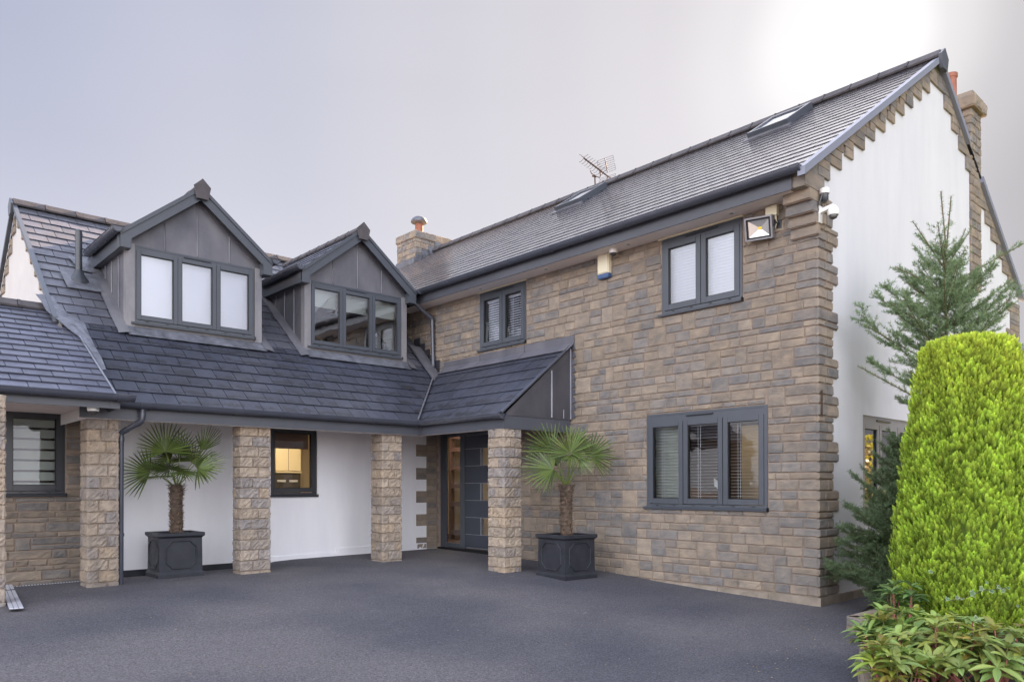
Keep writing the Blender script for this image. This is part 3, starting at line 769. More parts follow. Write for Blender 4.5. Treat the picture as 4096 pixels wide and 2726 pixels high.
# wing gable end above the extension (white with ragged stone edging)
FE = Fr((WX0+.02, 0, 0), (0, -1, 0), (-1, 0, 0))   # s=-y
r = MB(); r.face([FE(1.4, 2.0), FE(-7.5, 2.0), FE(-7.5, pz(0)), FE(-WRY, WRZ-.03), FE(1.4, pz(-1.4)-.03)], 0)
r.build('gable_wall', 'render_wing_dim', house)
for side in (0, 1):
    r = MB(); z = 3.0
    while z < WRZ-.3:
        for q in (0, 1):
            zz = z+.13*q; ye = WY0+(zz+.13-WZ0)/WM; yi = WY0+(z-WZ0)/WM+.42
            a, b = max(ye-.02, -3), yi
            if b-a < .03: continue
            if side: a, b = 2*WRY-b, 2*WRY-a
            stone_block(r, FE, -b, -a, zz+.004, zz+.126, tone(.08), .03)
        z += .27
    r.build('quoin_stones', 'stone', house)

# porch roof
PM = .78; PX0, PZ0, PYE = -1.5, 2.22, -3.60
F3, k3 = slope_frame((PX0, 0, PZ0), (0, 1, 0), (1, 0, 0), PM)
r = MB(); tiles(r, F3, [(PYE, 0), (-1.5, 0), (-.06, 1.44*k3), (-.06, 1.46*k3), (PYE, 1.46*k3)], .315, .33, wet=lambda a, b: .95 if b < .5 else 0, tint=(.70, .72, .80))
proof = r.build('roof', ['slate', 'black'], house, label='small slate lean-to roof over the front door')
r = MB()    # verge bar, valley trim
r.tube([F3(PYE-.015, -.02, .03), F3(PYE-.015, 1.50*k3, .03)], .022, 8)
r.build('verge_trim', 'gutter', proof)
r = MB(); r.tube([Vector((-1.52, -1.52, 2.27)), Vector((-.9, -.9, 2.76)), Vector((-.10, -.10, 3.40))], .014, 8); r.build('valley_trim', 'grey_metal', proof)
# lead cheek of the porch
r = MB(); yc = -3.57
r.prism([(PX0+.08, yc, 2.20), (-.015, yc, 2.20), (-.015, yc, 3.36), (-.03, yc, PZ0+PM*(1.47)-.0)], (0, .05, 0), 0, (.62, .62, .64))
r.prism([(PX0+.05, yc-.006, PZ0-.02), (-.01, yc-.006, PZ0+PM*1.49-.02), (-.01, yc-.006, PZ0+PM*1.49-.12), (PX0+.20, yc-.006, PZ0-.02)], (0, .01, 0), 0, (.68, .68, .70))
r.tube([(-.46, yc-.012, 2.22), (-.46, yc-.012, 2.95)], .014, 6, 0, (2.3, 2.3, 2.4)); r.tube([(-.19, yc-.008, 2.22), (-.19, yc-.008, 2.36)], .008, 6, 0, (1.9, 1.9, 1.9))
r.tube([(-.03, yc-.01, 2.22), (-.03, yc-.01, 3.34)], .012, 6, 0, (2.0, 2.0, 2.1))
r.build('lead_cheek', 'lead', house)
r = MB()   # stepped soakers beside the cheek
for i in range(10):
    z = 2.22+i*.12; r.prism([(-.030, -3.60, z), (-.030, -3.60-.085, z+.02), (-.030, -3.60-.055, z+.10), (-.030, -3.60, z+.118)], (.012, 0, 0), 0, jit((.95, .95, 1), .1))
# lead apron over the porch roof
yy = [-3.66, -2.52, -1.35, -.28]
for i in range(3):
    c = jit((1.0, 1.0, 1.04), .08); y0, y1 = yy[i]+.004, yy[i+1]-.004
    zt = 3.545-.0*i; r.box(-.034-.003*i, -.012, y0, y1, 3.33, zt-.01*i, 0, c)
    r.hexa([F3(y0, 1.33*k3, .036), F3(y1, 1.33*k3, .036), F3(y1, 1.49*k3, .036), F3(y0, 1.49*k3, .036), F3(y0, 1.33*k3, .044), F3(y1, 1.33*k3, .044), F3(y1, 1.49*k3, .05), F3(y0, 1.49*k3, .05)], 0, (c[0]*1.15, c[1]*1.15, c[2]*1.2))
r.build('lead_flashing', 'lead', house)
r = MB()   # black soakers between wing roof and front wall, lead valley
for i in range(5):
    y0 = -.12+i*.16; zb = pz(y0); r.box(-.036, -.012, y0, y0+.19, zb-.02, zb+.26+.02*R.random(), 0, (.35, .35, .38))
r.hexa([(-.40, -.46, 3.11), (-.10, -.22, 3.22), (-.02, .5, 3.86), (-.30, .5, 3.90), (-.40, -.46, 3.16), (-.10, -.22, 3.30), (-.02, .5, 3.93), (-.30, .5, 3.94)], 0, (1.2, 1.2, 1.25))
r.build('lead_valley', 'lead', house)

# porch ceiling, fascias, gutters
FY = -1.44; FXp = -1.43
r = MB(); r.box(-6.5, -.02, FY+.02, -.02, 2.155, 2.17); r.box(FXp+.02, -.02, PYE+.06, FY, 2.153, 2.168); r.box(-8.2, -6.2, -1.84, -.02, 2.152, 2.165)
for i in range(16): r.box(-8.2, -6.35, -1.80+.11*i, -1.795+.11*i, 2.149, 2.152)
r.build('soffit', 'soffit', house)
r = MB()
r.box(-6.5, FXp-.0, FY, FY+.02, 2.008, 2.20); r.box(-6.5, FXp+.1, FY+.02, FY+.09, 2.003, 2.012, 1)
r.box(FXp, FXp+.02, PYE+.06, FY+.02, 2.008, 2.20); r.box(FXp+.02, FXp+.09, PYE+.06, FY+.02, 2.003, 2.012, 1)
r.box(FXp-.004, -.02, PYE+.04, PYE+.06, 2.005, 2.215)
r.box(FXp-.014, FXp-.001, FY-.012, FY+.03, 2.006, 2.19); r.box(FXp-.01, FXp+.0, -1.50, -1.44, 2.008, 2.19)
r.build('fascia', ['fascia', 'soffit'], house)
r = MB(); r.box(-8.2, -6.18, -1.86, -1.84, 2.10, 2.25); r.box(-6.18, -6.16, -1.865, -1.30, 2.095, 2.26); r.box(-6.26, -6.18, -1.866, -1.86, 2.097, 2.25)
r.build('fascia', 'fascia', house, label='grey fascia board of the side extension')
gutter((-6.2, FY-.076, 2.222), (-1.56, FY-.076, 2.222), (0, -1, 0), .072, caps=(True, False), brackets=.75, joint=[.42])
gutter((FXp-.076, PYE+.02, 2.222), (FXp-.076, -1.56, 2.222), (-1, 0, 0), .072, caps=(True, False), brackets=.62, joint=[.03])
r = MB(); r.lathe((FXp-.075, FY-.075, 2.18), [(.02, -.03), (.065, .0), (.074, .045)], 16); r.build('gutter_corner', 'gutter', house)
gutter((-8.2, -1.94, 2.26), (-6.02, -1.94, 2.26), (0, -1, 0), .074, caps=(False, True), brackets=.9, joint=[2.05])
# extension roof
EX1 = -6.20; EY0, EZ0, EM = -1.80, 2.27, .60; ERY = .52; ERZ = EZ0+EM*(ERY-EY0)
F4, k4 = slope_frame((0, EY0, EZ0), (1, 0, 0), (0, 1, 0), EM)
r = MB(); cutx = -6.36
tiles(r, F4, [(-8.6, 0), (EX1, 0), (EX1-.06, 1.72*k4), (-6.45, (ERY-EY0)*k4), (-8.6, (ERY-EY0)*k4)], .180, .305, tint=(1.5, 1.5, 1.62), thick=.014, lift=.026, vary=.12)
eroof = r.build('roof', ['slate', 'black'], house, label='low slate roof of the side extension')
ridge('ridge_tiles', (-8.6, ERY, ERZ+.085), (-6.40, ERY, ERZ+.085), .12, .09, 5, eroof)
r = MB(); r.tube([F4(EX1-.0, -.03, .03), F4(EX1-.05, 1.6*k4, .03)], .012, 8, 0)
r.build('verge_trim', 'grey_metal', eroof)
r = MB()   # crumpled lead where the roofs meet
pts = [(-6.30, -.55, .035), (-6.25, -.52, .05), (-6.17, -.95, .05), (-6.12, -.6, .10)]
def wl_(x, y, h=.03): return Vector((x, y, max(pz(y), EZ0+EM*(y-EY0))+h))
strip = [(ERY-.02, -6.62, -6.40), (.35, -6.58, -6.38), (.15, -6.55, -6.30), (-.05, -6.44, -6.12), (-.20, -6.36, -6.12), (-.35, -6.28, -6.12), (-.6, -6.24, -6.13), (-.95, -6.22, -6.13), (-1.25, -6.20, -6.16)]
V = []; n_ = 6
for (y, xa, xb) in strip:
    for i in range(n_): V.append(wl_(xa+(xb-xa)*i/(n_-1), y+R.uniform(-.012, .012), .045+R.uniform(-.006, .008)))
r.mesh(V, [(j*n_+i, j*n_+i+1, (j+1)*n_+i+1, (j+1)*n_+i) for j in range(len(strip)-1) for i in range(n_-1)], 0, (1.1, 1.1, 1.12))
r.build('lead_flashing', 'lead_bright', house)

# ------------------------------------------------------------------ windows
def window(F, box, lights, sash=.055, frame=.045, mats='upvc', vent=None, sill=True, pane='glass', depth=.012, blinds=None, name='window', sill_out=.05, label=None, top=.10):
    s0, s1, z0, z1 = box; mb = MB(); d0, d1 = depth-.07, depth
    zb = z0+.055
    mb.fbox(F, s0, s0+frame, zb, z1, d0, d1); mb.fbox(F, s1-frame, s1, zb, z1, d0, d1)
    mb.fbox(F, s0+frame, s1-frame, z1-top, z1, d0, d1-.002); mb.fbox(F, s0, s1, z0+.0, zb, d0, d1+.004)
    mb.fbox(F, s0+frame*.5, s1-frame*.5, z1-.028, z1-.018, d0, d1+.004)
    n = len(lights)
    for i, (a, b) in enumerate(lights):
        zz0, zz1 = zb+.008, z1-top+.012
        dd = d1+.012
        for (p, q, u, v) in ((a, a+sash, zz0, zz1), (b-sash, b, zz0, zz1), (a+sash, b-sash, zz0, zz0+sash), (a+sash, b-sash, zz1-sash, zz1)):
            mb.fbox(F, p+.0015, q-.0015, u, v, d0+.01, dd+(0.0012 if u > zz0+.1 or v < zz0+.2 else 0))
        # glazing bead shadow line
        e = .008
        for (p, q, u, v) in ((a+sash, a+sash+e, zz0+sash, zz1-sash), (b-sash-e, b-sash, zz0+sash, zz1-sash), (a+sash+e, b-sash-e, zz0+sash, zz0+sash+e), (a+sash+e, b-sash-e, zz1-sash-e, zz1-sash)):
            mb.fbox(F, p, q, u, v, d0+.02, dd-.012, 1)
        for q in (.25, .75):    # drain caps
            c = a+(b-a)*q; mb.fbox(F, c-.022, c+.022, zb-.020, zb-.010, d1, d1+.010, 1)
    for i in range(n-1):
        m = (lights[i][1]+lights[i+1][0])/2; mb.fbox(F, m-.004, m+.004, zb, z1-top, d0, d1+.006, 1)
    o = mb.build(name, [mats, 'black'], house, label=label)
    for (a, b) in lights:
        p = MB(); zz0, zz1 = zb+.008+sash, z1-top+.012-sash
        p.face([F(a+sash, zz0, d1-.018), F(b-sash, zz0, d1-.018), F(b-sash, zz1, d1-.018), F(a+sash, zz1, d1-.018)]); p.build('pane', pane, o)
    if sill:
        p = MB(); p.prism([F(s0-.05, z0-.012, d0), F(s0-.05, z0-.016, sill_out), F(s0-.05, z0+.012, sill_out+.004), F(s0-.05, z0+.028, d0+.05), F(s0-.05, z0+.028, d0)], F.u*(s1-s0+.06))
        p.fbox(F, s1+.005, s1+.014, z0-.02, z0+.03, d0, sill_out+.006, 1)
        p.build('sill', [mats, 'black'], o)
    if vent:
        p = MB(); p.tube([F(vent[0], z1-.052, d1+.012), F(vent[1], z1-.052, d1+.012)], .012, 6); p.build('trickle_vent', 'upvc_dark', o)
    if blinds:
        for (a, b, zlo, zhi, pitch, tilt, mname) in blinds:
            p = MB(); z = zlo; dd = d0-.04
            while z < zhi:
                dz = .022*sin(tilt); dx = .022*cos(tilt)
                p.face([F(a, z-dz, dd+dx), F(b, z-dz, dd+dx), F(b, z+dz, dd-dx), F(a, z+dz, dd-dx)])
                p.face([F(a, z+dz+.002, dd-dx), F(b, z+dz+.002, dd-dx), F(b, z-dz+.002, dd+dx), F(a, z-dz+.002, dd+dx)])
                z += pitch
            for q in (.25, .32, .85):
                c = a+(b-a)*q; p.fbox(F, c-.002, c+.002, zlo, zhi, dd+.024, dd+.027)
            p.fbox(F, a, b, zhi, zhi+.05, dd-.03, dd+.03)
            p.build('blind', mname, o)
    return o
def room(F, s0, s1, z0, z1, depth, m='room', d0=-.12, lamp=None, floor=None):
    """inside faces of a room behind a window"""
    mb = MB(); q = [F(s0, z0, d0), F(s1, z0, d0), F(s1, z1, d0), F(s0, z1, d0)]; b = [F(s0, z0, -depth), F(s1, z0, -depth), F(s1, z1, -depth), F(s0, z1, -depth)]
    mb.face(b, 0); 
    for i in range(4): mb.face([q[i], q[(i+1) % 4], b[(i+1) % 4], b[i]], 1 if (floor and i == 0) else 0)
    o = mb.build('room', [m, floor or m], house)
    if lamp:
        l = MB(); l.fbox(F, *lamp[:2], z1-.03, z1-.01, *lamp[2:4]); l.build('ceiling_lamp', lamp[4], o)
    return o
sv = lambda lo, hi, n: [(lo+(hi-lo)*i/n, lo+(hi-lo)*(i+1)/n) for i in range(n)]
window(FM, W_BR, [(5.385, 5.985), (5.995, 6.575)], sash=.075, vent=(5.75, 6.25), blinds=[(5.42, 5.97, 3.64, 4.46, .042, 1.25, 'blind_white'), (6.0, 6.56, 3.64, 4.46, .042, 1.25, 'blind_white')], pane='glass_sky')
window(FM, W_BL, [(1.36, 1.93), (1.94, 2.49)], sash=.075, vent=(1.75, 2.2), blinds=[(1.44, 1.90, 3.66, 4.46, .042, .85, 'blind_white'), (1.97, 2.46, 3.66, 4.46, .042, .65, 'blind_white')], pane='glass')
window(FM, W_GF, [(5.11, 5.69), (5.70, 6.315), (6.325, 6.91)], sash=.07, vent=(5.75, 6.17), blinds=[(5.15, 5.66, .93, 1.98, .042, .25, 'blind'), (5.74, 6.29, .93, 1.98, .042, .12, 'blind'), (6.36, 6.88, .93, 1.98, .042, .12, 'blind')], top=.13)
room(FM, 5.0, 7.4, 3.2, 4.64, 2.2, 'room_pale'); room(FM, 1.0, 3.2, 3.2, 4.64, 2.2, 'room_dark')
room(FM, 2.4, 7.5, .0, 2.3, 3.2, 'room_dark', lamp=(4.8, 5.1, -2.4, -2.1, 'lamp'))
r = MB(); r.fbox(FM, 4.80, 5.30, .05, 2.2, -3.15, -3.0); r.build('alcove_wall', 'room', house, label='ochre painted inner wall seen through the ground floor window')
r = MB()    # gathered curtain at the left light
n = 26
for i in range(n):
    a0 = 4.95+.55*i/n; a1 = 4.95+.55*(i+1)/n; da = -.25-.03*(i % 2); db = -.25-.03*((i+1) % 2)
    r.face([FM(a0, .7, da), FM(a1, .7, db), FM(a1, 2.2, db), FM(a0, 2.2, da)])
tag(r.build('curtain', 'curtain'), 'pale gathered curtain inside the left light of the ground floor window', 'curtain')
# white figurine on the inner sill
r = MB(); fc = FM(6.16, .93, -.22)
r.lathe(fc, [(.055, 0), (.06, .015), (.03, .04), (.045, .10), (.055, .18), (.045, .25), (.02, .29), (.03, .33), (.032, .36), (.015, .39)], 14)
for sg in (-1, 1): r.prism([fc+Z*.16+FM.u*sg*.02, fc+Z*.22+FM.u*sg*.11, fc+Z*.33+FM.u*sg*.12, fc+Z*.27+FM.u*sg*.03], FM.n*.02)
tag(r.build('figurine', 'white_plastic', smooth=True), 'white winged figurine standing inside the ground floor window', 'figurine')
r = MB(); r.fbox(FM, 5.30, 6.64, 4.635, 4.655, .0, .05)
r.build('head_trim', 'cream_plastic', house)
r = MB(); r.fbox(FM, 1.27, 2.56, 4.640, 4.657, .0, .04)
r.build('head_trim', 'cream_plastic', house)
# kitchen window
window(FW, KIT, [(KIT[0]+.005, KIT[1]-.03)], sash=.065, vent=None, mats='upvc_dark', depth=.0, top=.035)
kr = room(FW, -3.9, -1.1, -.05, 2.3, 2.9, 'room', lamp=(-2.9, -2.0, -1.5, -.9, 'lamp'))
r = MB(); r.fbox(FW, -2.36, -1.84, 1.47, 2.3, -2.4, -2.0); r.fbox(FW, -2.36, -1.82, 1.43, 1.455, -2.4, -1.97); r.fbox(FW, -2.104, -2.096, 1.47, 2.3, -2.0, -1.996, 1)
tag(r.build('kitchen_cabinet', ['cabinet', 'room_dark']), 'cream wall cabinet seen through the kitchen window', 'cabinet')
r = MB(); r.fbox(FW, -2.36, -1.84, .3, 1.42, -2.4, -2.01); r.fbox(FW, -2.33, -2.16, 1.25, 1.29, -2.01, -1.99, 1); r.fbox(FW, -2.08, -1.91, 1.25, 1.29, -2.01, -1.99, 1)
tag(r.build('oven', ['oven', 'bright_metal']), 'black built-in double oven below the cream kitchen cabinet', 'oven')
r = MB(); r.fbox(FW, -3.36, -2.62, 1.86, 2.12, -.20, -.19); r.fbox(FW, -3.36, -2.62, 1.80, 1.88, -.22, -.19)
r.build('roman_blind', 'room_dark', bpy.data.objects['window.003'] if 'window.003' in bpy.data.objects else house)
# extension window
wx = window(FW, EXTW, [(EXTW[0]+.03, EXTW[1]-.03)], sash=.075, mats='upvc_dark', depth=.0, top=.06, pane='glass')
room(FW, -7.6, -6.2, .6, 2.35, 1.6, 'room_dark')
r = MB()
for i in range(7):
    r.fbox(FW, -7.02, -6.44, 1.10+i*.145, 1.10+i*.145+.115, -.19-.003*(i % 2), -.18-.003*(i % 2), 0)
r.build('blind', 'curtain', wx)  # made-up pale bands standing in for the pane's greenish reflection
# gable window
gwn = window(FG, GWIN, mats='upvc_pale', lights=[(1.305, 1.83), (1.845, 2.46), (2.475, 3.07)], sash=.065, vent=(1.75, 2.2), sill=True, pane='glass_sky', top=.12, depth=-.02, blinds=[(1.36, 1.78, .88, 1.9, .042, .2, 'blind'), (1.9, 2.4, .88, 1.9, .042, .2, 'blind'), (2.53, 3.0, .88, 1.9, .042, .2, 'blind')])
room(FG, .6, 3.3, .2, 2.3, 1.0, 'room_dark', d0=-.2)

# front door with side light
def door():
    F = FM; mb = MB(); d0, d1 = -.09, -.03
    a0, a1, z0, z1 = DOOR[0]+.0, DOOR[1], -.03, 2.16
    mb.fbox(F, a0, a0+.10, z0, z1, d0, d1); mb.fbox(F, a0+.10, a0+.15, z0, z1, d0, d1-.01)
    mb.fbox(F, .68, .755, z0, z1, d0, d1); mb.fbox(F, .762, .825, z0, z1, d0, d1+.004); mb.fbox(F, a1-.08, a1, z0, z1, d0, d1)
    mb.fbox(F, a0+.15, .68, z0, .085, d0, d1+.001); mb.fbox(F, a0+.15, a1-.08, 2.10, z1, d0, d1+.0015); mb.fbox(F, a0-.02, a1, z0-.04, .0, -.12, .03, 1)
    fr = mb.build('door_frame', ['upvc', 'black'], house)
    p = MB(); p.face([F(.225, .085, -.07), F(.68, .085, -.07), F(.68, 2.10, -.07), F(.225, 2.10, -.07)]); p.build('pane', 'glass', fr)
    db = MB(); L = [.03, .27, .586, .90, 1.217, 1.534, 1.85, 2.10]
    for i in range(7):
        right = i in (1, 3, 5)
        x1 = 1.27 if right else a1-.085
        db.fbox(F, .83, x1, L[i]+.004, L[i+1]-.004, -.08, -.036, 0)
        if right: db.fbox(F, 1.50, a1-.085, L[i]+.004, L[i+1]-.004, -.08, -.036, 0)
    db.fbox(F, .83, a1-.085, .0, 2.10, -.082, -.048, 0) if False else None
    for z in L[1:-1]: db.fbox(F, .83, 1.80, z-.004, z+.004, -.08, -.030, 1)
    for i in (1, 3, 5):
        db.fbox(F, 1.27, 1.29, L[i]+.004, L[i+1]-.004, -.08, -.030, 1)
    db.fbox(F, .86, a1-.085, .012, .028, -.08, -.028, 1)
    do = db.build('front_door', ['door_blue', 'grey_metal'], house)
    for i in (1, 3, 5):
        p = MB(); p.face([F(1.29, L[i], -.06), F(1.5, L[i], -.06), F(1.5, L[i+1], -.06), F(1.29, L[i+1], -.06)]); p.build('pane', 'glass', do)
    h = MB(); h.tube([F(1.72, .95, .02), F(1.72, 1.25, .02)], .012, 8); h.tube([F(1.72, .99, -.04), F(1.72, .99, .02)], .008, 6); h.tube([F(1.72, 1.21, -.04), F(1.72, 1.21, .02)], .008, 6)
    h.build('handle', 'grey_metal', do)
door()
hall = room(FM, -3.2, 3.2, -.02, 2.34, 3.0, 'room', lamp=(-1.4, .4, -1.3, -.7, 'lamp_cool'), floor='wood', d0=-.10)
r = MB()
for a in (-1.56, -1.10): r.fbox(FM, a, a+.07, 0, 2.3, -1.6, -1.5)
for z in (.10, .72, 1.12, 1.52, 1.92, 2.2): r.fbox(FM, -1.49, -1.10, z, z+.10, -1.58, -1.5)
tag(r.build('wooden_screen', 'wood'), 'dark red-brown wooden ladder screen in the hall behind the side light', 'screen')
# white trim beside the kitchen window
r = MB(); r.fbox(FW, -2.565, -2.552, 1.0, 2.14, .0, .03); r.build('window_trim', 'white_plastic', house)

# ------------------------------------------------------------------ dormers
def dormer(xc, hw, first):
    yf = .05; x0, x1 = xc-hw, xc+hw; zb = 3.42; ze = 4.72; eh = hw+.10; za = 5.70; sl = (za-4.80)/(eh)
    apex_wall = ze+.03+sl*hw
    mb = MB()
    # cheeks: lead panels with upright rolls
    for x, o in ((x0, -1), (x1, 1)):
        ymax = WY0+(4.86-WZ0)/WM
        mb.prism([(x, yf+.02, pz(yf)-.05), (x, ymax, pz(ymax)), (x, ymax, 4.86), (x, yf+.02, 4.86)], (-o*.05, 0, 0), 0)
        for yy_ in (.42, .78, 1.12, 1.40):
            mb.tube([(x+o*.006, yy_, pz(yy_)+.06), (x+o*.006, yy_, 4.70)], .011, 6, 0, (1.15, 1.15, 1.2))
        mb.fbox(Fr((x, 0, 0), (0, -1, 0), (o, 0, 0)), -1.7, -yf-.02, 4.60, 4.80, 0, .010, 0, (1.1, 1.1, 1.12))
    # front triangle
    top = [(x0+.05, ze), (x1-.05, ze), (xc, apex_wall)]
    mb.prism([(x0, yf, 4.58), (x1, yf, 4.58), (x1, yf, ze+.10), (xc, yf, apex_wall+.06), (x0, yf, ze+.10)][::-1], (0, .05, 0), 0, (1.08, 1.08, 1.1))
    for q in (-.5, 0, .52):
        x = xc+q*hw*.95; zt = apex_wall-abs(x-xc)*sl-.05; mb.tube([(x, yf-.004, 4.70), (x, yf-.004, zt)], .012, 6, 0, (1.3, 1.3, 1.32))
    for sg in (-1, 1):   # flat lead strip under the verge
        a = Vector((xc+sg*(hw-.02), yf-.008, ze+.0)); b = Vector((xc, yf-.008, apex_wall-.06))
        mb.prism([a, b, b+Z*.13, a+Z*.13], (0, .008, 0), 0, (.92, .92, .95))
    # corner posts
    for (a, b) in ((x0-.012, x0+.105), (x1-.105, x1+.012)):
        mb.box(a, b, yf-.03, yf+.10, zb-.0, 4.70, 1, (1.75, 1.70, 1.62))
    mb.box(x0+.105, x1-.105, yf-.018, yf+.05, zb+.02, 3.56, 1, (1.5, 1.42, 1.28))
    dm = mb.build('dormer', ['lead', 'lead'], house, label='lead-clad gabled dormer %s' % ('on the left of the wing roof' if first else 'beside the main roof'))
    # flashing apron on the slates
    f = MB()
    n = 22; V = []
    for i in range(n+1):
        x = x0-.02+(x1-x0+.04)*i/n; V += [(x, yf-.03, pz(yf-.03)+.06), (x+R.uniform(-.01, .01), yf-.20-R.uniform(0, .03), pz(yf-.21)+.045)]
    f.mesh(V, [(2*i, 2*i+1, 2*i+3, 2*i+2) for i in range(n)], 0)
    for x, o in ((x0, -1), (x1, 1)):
        V = []; m_ = 18
        for i in range(m_+1):
            y = yf-.20+(1.62-yf+.2)*i/m_; V += [(x+o*.0, y, pz(y)+.075), (x+o*.07, y, pz(y)+.065), (x+o*(.15+R.uniform(0, .015)), y, pz(y)+.045)]
        ff = [(3*i, 3*i+3, 3*i+4, 3*i+1) for i in range(m_)]+[(3*i+1, 3*i+4, 3*i+5, 3*i+2) for i in range(m_)]
        f.mesh(V, ff, 1, (1.15, 1.15, 1.15))
    if first:
        f.mesh([(x0-.32, 1.30, pz(1.3)+.05), (x0+.0, 1.25, pz(1.25)+.06), (x0+.02, 1.70, pz(1.7)+.06), (x0-.12, 1.62, pz(1.62)+.05), (x0-.42, 1.66, pz(1.66)+.05)], [(0, 1, 2, 3, 4)], 0, (.95, .95, .95))
    f.build('lead_flashing', ['lead_bright', 'lead'], dm)
    # roof slopes
    yfr = yf-.17; yend = WY0+(za-WZ0)/WM
    for sg in (-1, 1):
        t = MB(); Fd, kd = slope_frame((xc+sg*eh, yfr, za-sl*eh), (0, 1, 0), (-sg, 0, 0), sl)
        LL = eh*kd; ycut = WY0+(za-sl*eh-WZ0)/WM-yfr
        reg = [(0, 0), (ycut, 0), (yend-yfr, LL), (0, LL)]
        if sg > 0 and False: reg = reg[::-1]
        tiles(t, Fd, reg, .255, .29, tint=(1.1, 1.1, 1.15))
        t.build('roof', ['slate', 'black'], dm)
    ridge('ridge_tiles', (xc, yfr+.03, za+.075), (xc, yend, za+.075), .11, .09, 8, dm)
    b = MB()
    for sg in (-1, 1):    # bargeboards in two steps
        a = Vector((xc+sg*(eh+.03), yfr, za-sl*(eh+.03))); p = Vector((xc, yfr, za))
        b.prism([a+Z*-.17, p+Z*-.17, p+Z*.035, a+Z*.035], (0, .025, 0), 0)
        b.prism([a+Z*-.02, p+Z*-.02, p+Z*.045, a+Z*.045], (0, -.02, 0), 0)
        # boxed end
        xb = xc+sg*(eh+.03); zz = za-sl*(eh+.03)
        x_in = xb-sg*.15
        b.box(min(xb, x_in), max(xb, x_in), yfr-.004, yf, zz-.19, zz-.0, 0)
        xe = xc+sg*(eh-.01)
        b.box(min(xe, xe+sg*.02), max(xe, xe+sg*.02), yf-.15, 1.72, zz-.17, zz+.03, 0)
        b.box(min(xe, xc+sg*hw), max(xe, xc+sg*hw), yf-.13, 1.62, zz-.165, zz-.155, 0)
    b.build('bargeboard', 'upvc', dm)
    c = MB(); pent2 = [(-.125, -.04), (-.085, -.23), (.085, -.23), (.125, -.04), (0, .08)]
    c.prism([(xc+x, yfr-.03, za+.06+z) for x, z in pent2], (0, -.035, 0)); c.build('ridge_end_cap', 'ridge_tile', dm)
    for sg in (-1, 1):
        zz = za-sl*eh
        gutter((xc+sg*(eh+.075), yfr-.05, zz+.045), (xc+sg*(eh+.075), 1.45, zz+.045), (sg, 0, 0), .070, dm, brackets=.42)
    return dm
dm1 = dormer(-4.55, 1.01, True); dm2 = dormer(-1.73, 1.03, False)
dw = Fr((0, .05, 0), (1, 0, 0), (0, -1, 0))
for i, (a, b) in enumerate(((-5.455, -3.655), (-2.665, -.805))):
    w3 = (b-a-.05)/3; ls = [(a+.025+w3*k, a+.025+w3*(k+1)-.004) for k in range(3)]
    bl = [(x0+.01, x1-.01, 3.62, 4.56, .045, 1.45, 'blind_white') for x0, x1 in ls] if i == 0 else None
    wd = window(dw, (a, b, 3.545, 4.69), ls, sash=.06, depth=.02, top=.075, vent=(a+.7, a+1.1), pane='glass_sky' if i == 0 else 'glass_sky', sill_out=.06)
    if i == 0:
        q = MB(); q.fbox(dw, a+.03, b-.03, 3.6, 4.62, -.10, -.09); q.build('roller_blind', 'blind_white', wd)
    else:
        q = MB(); q.fbox(dw, a+.03, b-.03, 4.28, 4.62, -.12, -.11); q.build('roller_blind', 'curtain', wd)
room(dw, -2.7, -.76, 3.3, 4.68, 2.3, 'room', d0=-.13, lamp=(-1.2, -.9, -2.0, -1.6, 'lamp_cool'))
r = MB(); r.fbox(dw, -1.9, -1.2, 3.35, 4.15, -2.2, -2.1); tag(r.build('armchair_back', 'wood'), 'dark brown headboard inside the dormer window next to the main roof', 'headboard')
# vent pipe on the wing roof
r = MB(); vb = Vector((-5.945, 1.08, pz(1.08)))
r.tube([vb+Z*-.02, vb+Z*.74], .048, 16); r.lathe(vb+Z*.0, [(.17, -.09), (.165, -.03), (.13, .02), (.075, .10), (.052, .16)], 20)
r.tube([vb+Z*.74, vb+Z*.76], .04, 12); r.lathe(vb+Z*.755, [(.045, 0), (.045, .012), (.02, .03)], 12)
vp = r.build('vent_pipe', 'upvc_dark', house, smooth=True)
r = MB(); r.mesh([F2(-6.16, 2.30*k2, .045), F2(-5.66, 2.30*k2, .045), F2(-5.72, 2.75*k2, .05), F2(-6.18, 2.72*k2, .05)], [(0, 1, 2, 3)], 0); r.build('lead_flashing', 'lead_bright', vp)

# ------------------------------------------------------------------ chimneys
def chimney(x0, x1, y0, y1, z0, z1, cap, name_label, pots, mb_flash=None):
    mb = MB(); mb.box(x0+.002, x1-.002, y0+.002, y1-.002, z0, z1, 1)
    zs = courses(z0, z1, (.16, .13, .15), 0)
    for (F, L) in ((Fr((x0, y0, 0), (1, 0, 0), (0, -1, 0)), x1-x0), (Fr((x0, y1, 0), (0, -1, 0), (-1, 0, 0)), y1-y0), (Fr((x1, y0, 0), (0, 1, 0), (1, 0, 0)), y1-y0)):
        coursed(mb, F, -.012, L, zs, wmin=.16, wmax=.3, jump=0, d=.016, rough=.006)
    if cap:
        mb.box(x0-cap, x1+cap, y0-cap, y1+cap, z1-.0, z1+.20, 1)
        for (F, L) in ((Fr((x0-cap, y0-cap, 0), (1, 0, 0), (0, -1, 0)), x1-x0+2*cap), (Fr((x0-cap, y1+cap, 0), (0, -1, 0), (-1, 0, 0)), y1-y0+2*cap), (Fr((x1+cap, y0-cap, 0), (0, 1, 0), (1, 0, 0)), y1-y0+2*cap)):
            coursed(mb, F, -.012, L, [z1+.005, z1+.20], wmin=.3, wmax=.45, jump=0, d=.016, rough=.008)
    o = mb.build('chimney', ['stone', 'mortar'], house, label=name_label)
    return o
c1 = chimney(3.32, 4.55, 5.42, 6.30, 6.9, 8.05, .03, 'short stone chimney with lead stepping at the far end of the ridge', 1)
px_, py_ = 3.75, 5.85
